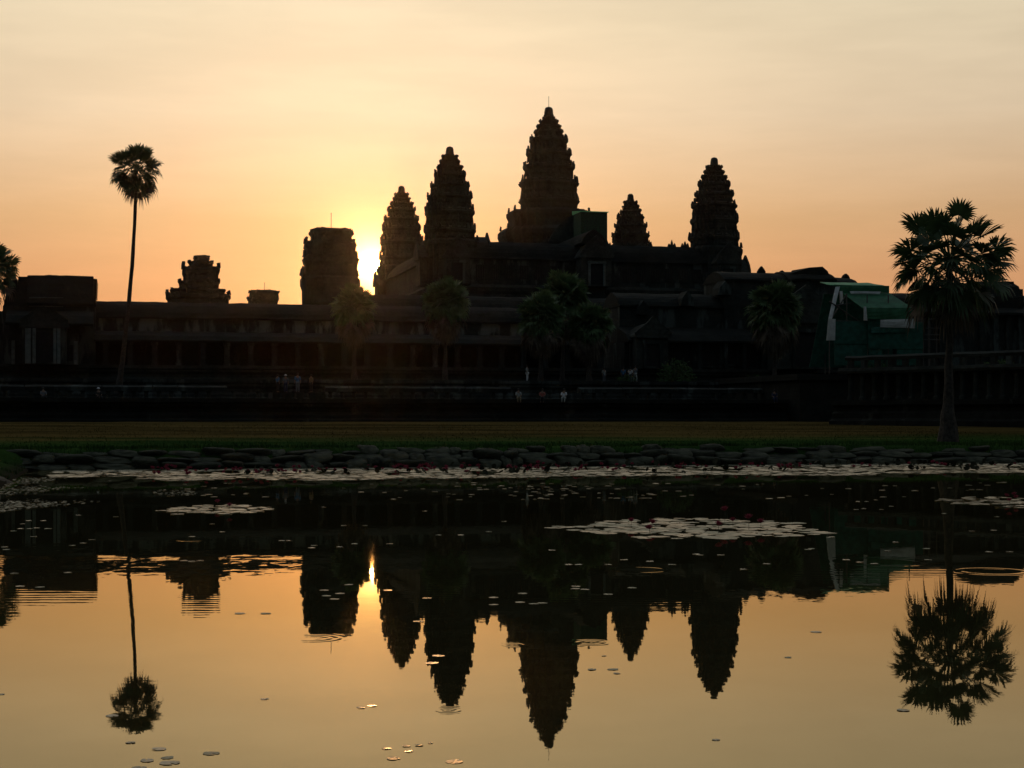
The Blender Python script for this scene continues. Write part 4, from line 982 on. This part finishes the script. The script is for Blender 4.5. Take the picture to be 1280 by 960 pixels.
# ------------------------------------------------------------------ visitors
SKIN = plain('skin', (.20, .12, .08), .6, .1); HAIR = plain('dark hair', (.015, .012, .01), .6)
CL = {k: plain(k + ' cloth', c, .8, .15, 8) for k, c in (('white', (.62, .64, .66)), ('red', (.32, .09, .07)), ('pale', (.30, .32, .30)), ('blue', (.06, .16, .30)), ('navy', (.02, .03, .07)), ('grey', (.12, .14, .16)), ('black', (.02, .02, .02)), ('khaki', (.22, .17, .10)), ('orange', (.42, .13, .03)))}
def skin_obj(name, joints, edges, m, parent, sub=1):
    me = bpy.data.meshes.new(name); me.from_pydata([j[0] for j in joints], edges, [])
    o = bpy.data.objects.new(name, me); COL.objects.link(o)
    md = o.modifiers.new('skin', 'SKIN')
    for i, j in enumerate(joints): me.skin_vertices[0].data[i].radius = j[1] if hasattr(j[1], '__len__') else (j[1], j[1])
    me.skin_vertices[0].data[0].use_root = True
    sb_ = o.modifiers.new('sub', 'SUBSURF'); sb_.levels = sub; sb_.render_levels = sub
    bpy.context.view_layer.update()
    ev = o.evaluated_get(bpy.context.evaluated_depsgraph_get()); new = bpy.data.meshes.new_from_object(ev)
    o.modifiers.clear(); o.data = new; new.materials.clear(); new.materials.append(m)
    new.polygons.foreach_set('use_smooth', [True] * len(new.polygons))
    o.parent = parent
    return o
def person(label, loc, yaw, pose='stand', top='white', low='black', hat=None, h=1.66):
    t = thing('person', label, 'person', tuple(loc), False, rz=yaw); k = h / 1.7
    if pose == 'sit': hip = .14; leg = lambda sx: [(sx * .1, -.1, hip), (sx * .13, -.48, hip + .05), (sx * .12, -.52, hip - .38), (sx * .12, -.62, hip - .42)]
    elif pose == 'walk': hip = .9; leg = lambda sx: [(sx * .09, 0, hip), (sx * .1, -.12 * sx - .04, .48), (sx * .1, -.22 * sx + .04, .07), (sx * .1, -.22 * sx - .1, .04)]
    else: hip = .9; leg = lambda sx: [(sx * .09, 0, hip), (sx * .1, -.02, .48), (sx * .11, .02, .07), (sx * .12, -.12, .04)]
    sh_ = hip + .53
    J = [((0, 0, hip), (.14, .11)), ((0, .01, hip + .28), (.125, .09)), ((0, .01, sh_ - .03), (.15, .095)), ((0, 0, sh_ + .08), .052), ((0, -.01, sh_ + .17), .085), ((0, -.01, sh_ + .26), .08)]
    E = [(0, 1), (1, 2), (2, 3), (3, 4), (4, 5)]
    for sx in (-1, 1):
        b = len(J); L = leg(sx)
        J += [(L[0], .085), (L[1], .058), (L[2], .04), (L[3], .035)]; E += [(0, b), (b, b + 1), (b + 1, b + 2), (b + 2, b + 3)]
        b = len(J); sw = -.12 * sx if pose == 'walk' else .0
        if pose == 'sit': arm = [(sx * .2, 0, sh_ - .04), (sx * .25, -.1, sh_ - .30), (sx * .14, -.32, sh_ - .36), (sx * .11, -.42, sh_ - .35)]
        else: arm = [(sx * .2, 0, sh_ - .04), (sx * .25, .02 - sw * .3, sh_ - .32), (sx * .25, -.05 - sw, sh_ - .55), (sx * .24, -.07 - sw * 1.2, sh_ - .64)]
        J += [(arm[0], .055), (arm[1], .042), (arm[2], .03), (arm[3], .034)]; E += [(2, b), (b, b + 1), (b + 1, b + 2), (b + 2, b + 3)]
        if sx < 0: A0 = arm
        else: A1 = arm
    sc_ = lambda jj: [(tuple(c * k for c in p), tuple(q * k for q in r_) if hasattr(r_, '__len__') else r_ * k) for p, r_ in jj]
    skin_obj('body', sc_(J), E, SKIN, t)
    S_ = [((0, 0, hip - .02), (.165, .135)), ((0, .01, hip + .28), (.15, .115)), ((0, .01, sh_ - .03), (.175, .12)), ((0, 0, sh_ + .03), .07)]
    SE = [(0, 1), (1, 2), (2, 3)]
    for arm in (A0, A1): b = len(S_); S_ += [(arm[0], .075), (arm[1], .062)]; SE += [(2, b), (b, b + 1)]
    skin_obj('shirt', sc_(S_), SE, CL[top], t)
    P_ = [((0, 0, hip + .03), (.16, .13))]; PE = []
    for sx in (-1, 1): L = leg(sx); b = len(P_); P_ += [(L[0], .105), (L[1], .08), (L[2], .06)]; PE += [(0, b), (b, b + 1), (b + 1, b + 2)]
    skin_obj('trousers', sc_(P_), PE, CL[low], t)
    hd = sh_ + .23; mb = MB()
    if hat: mb.lathe(0, 0, [(.17 * k, (hd + .0) * k), (.165 * k, (hd + .02) * k), (.105 * k, (hd + .03) * k), (.1 * k, (hd + .09) * k), (.06 * k, (hd + .13) * k)], 12); mb.build('hat', CL[hat], t, True, local=True)
    else: mb.lathe(0, .012, [(.07 * k, (hd - .1) * k), (.097 * k, (hd - .04) * k), (.1 * k, (hd + .03) * k), (.08 * k, (hd + .09) * k), (.03 * k, (hd + .12) * k)], 12); mb.build('hair', HAIR, t, True, local=True)
    return t
def vis(px, e, z, label, **kw): 
    yaw = kw.pop('yaw', rng.uniform(-.5, .5)); return person(label, T(s_at(px, e), e, z), TH + yaw, **kw)
LT = 3.62
vis(705, -145.75, LT, 'person in a bright white shirt sitting on the terrace edge', pose='sit', top='white', low='pale')
vis(678, -145.75, LT, 'person in a red shirt sitting left of the white-shirted one', pose='sit', top='red', low='black')
vis(648, -145.75, LT, 'person in a dull pale shirt sitting leftmost of three on the edge', pose='sit', top='pale', low='khaki')
vis(1010, -143.5, LT - .05, 'person in a blue shirt and white shorts walking on the terrace', pose='walk', top='blue', low='white', yaw=1.2)
vis(1022, -142.5, LT, 'person in dark clothes with a white cap behind the blue-shirted walker', top='black', low='black', hat='white')
vis(968, -145.75, LT, 'person in navy clothes sitting on the terrace edge', pose='sit', top='navy', low='navy')
vis(123, -141.5, LT, 'person in black with a white hat at the foot of the thin palm', pose='sit', top='black', low='black', hat='white')
vis(54, -141.5, LT, 'person in a grey shirt sitting in front of the left pavilion', pose='sit', top='grey', low='black')
vis(347, -134.5, 4.35, 'person in a blue shirt at the left of the standing group', top='blue', low='black', yaw=2)
vis(357, -133, 4.35, 'person in grey with a white hat in the standing group', top='grey', low='navy', hat='white')
vis(372, -134, 4.35, 'tall person in a grey-blue shirt in the middle of the standing group', top='blue', low='grey', h=1.78)
vis(389, -134, 4.35, 'person in khaki at the right of the standing group', top='khaki', low='black', yaw=-1)
vis(659, -125.5, 5.7, 'person in a pale shirt standing below the frontmost clustered palm', top='pale', low='white', yaw=1)
vis(755, -119, 5.7, 'person in pale clothes standing right of the lowest clustered palm', top='pale', low='grey')
vis(779, -121, 5.7, 'person in blue at the steps of the gallery entrance', top='blue', low='navy')
vis(788, -121, 5.7, 'person in white standing at the steps of the gallery entrance', top='white', low='grey', yaw=2.4)
vis(794, -125.5, 5.7, 'person in pale shorts stepping down from the gallery entrance', pose='walk', top='grey', low='pale')

# ------------------------------------------------------------------ morning air
def haze():
    mb = MB(); mb.box(-4200, 4200, -700, 4700, -3., 63.)
    m = bpy.data.materials.new('morning haze'); m.use_nodes = True; nt = m.node_tree; nt.nodes.clear()
    v = nt.nodes.new('ShaderNodeVolumePrincipled'); o = nt.nodes.new('ShaderNodeOutputMaterial')
    v.inputs['Color'].default_value = (.93, .90, .86, 1); v.inputs['Density'].default_value = .000014; v.inputs['Anisotropy'].default_value = .92
    nt.links.new(v.outputs[0], o.inputs['Volume'])
    return mb.build('haze', m, kind='stuff')
haze()

# ------------------------------------------------------------------ render settings
sc.render.engine = 'CYCLES'
sc.cycles.use_denoising = True
sc.cycles.max_bounces = 6
sc.cycles.diffuse_bounces = 3
sc.cycles.glossy_bounces = 4
sc.cycles.caustics_reflective = False
sc.cycles.caustics_refractive = False
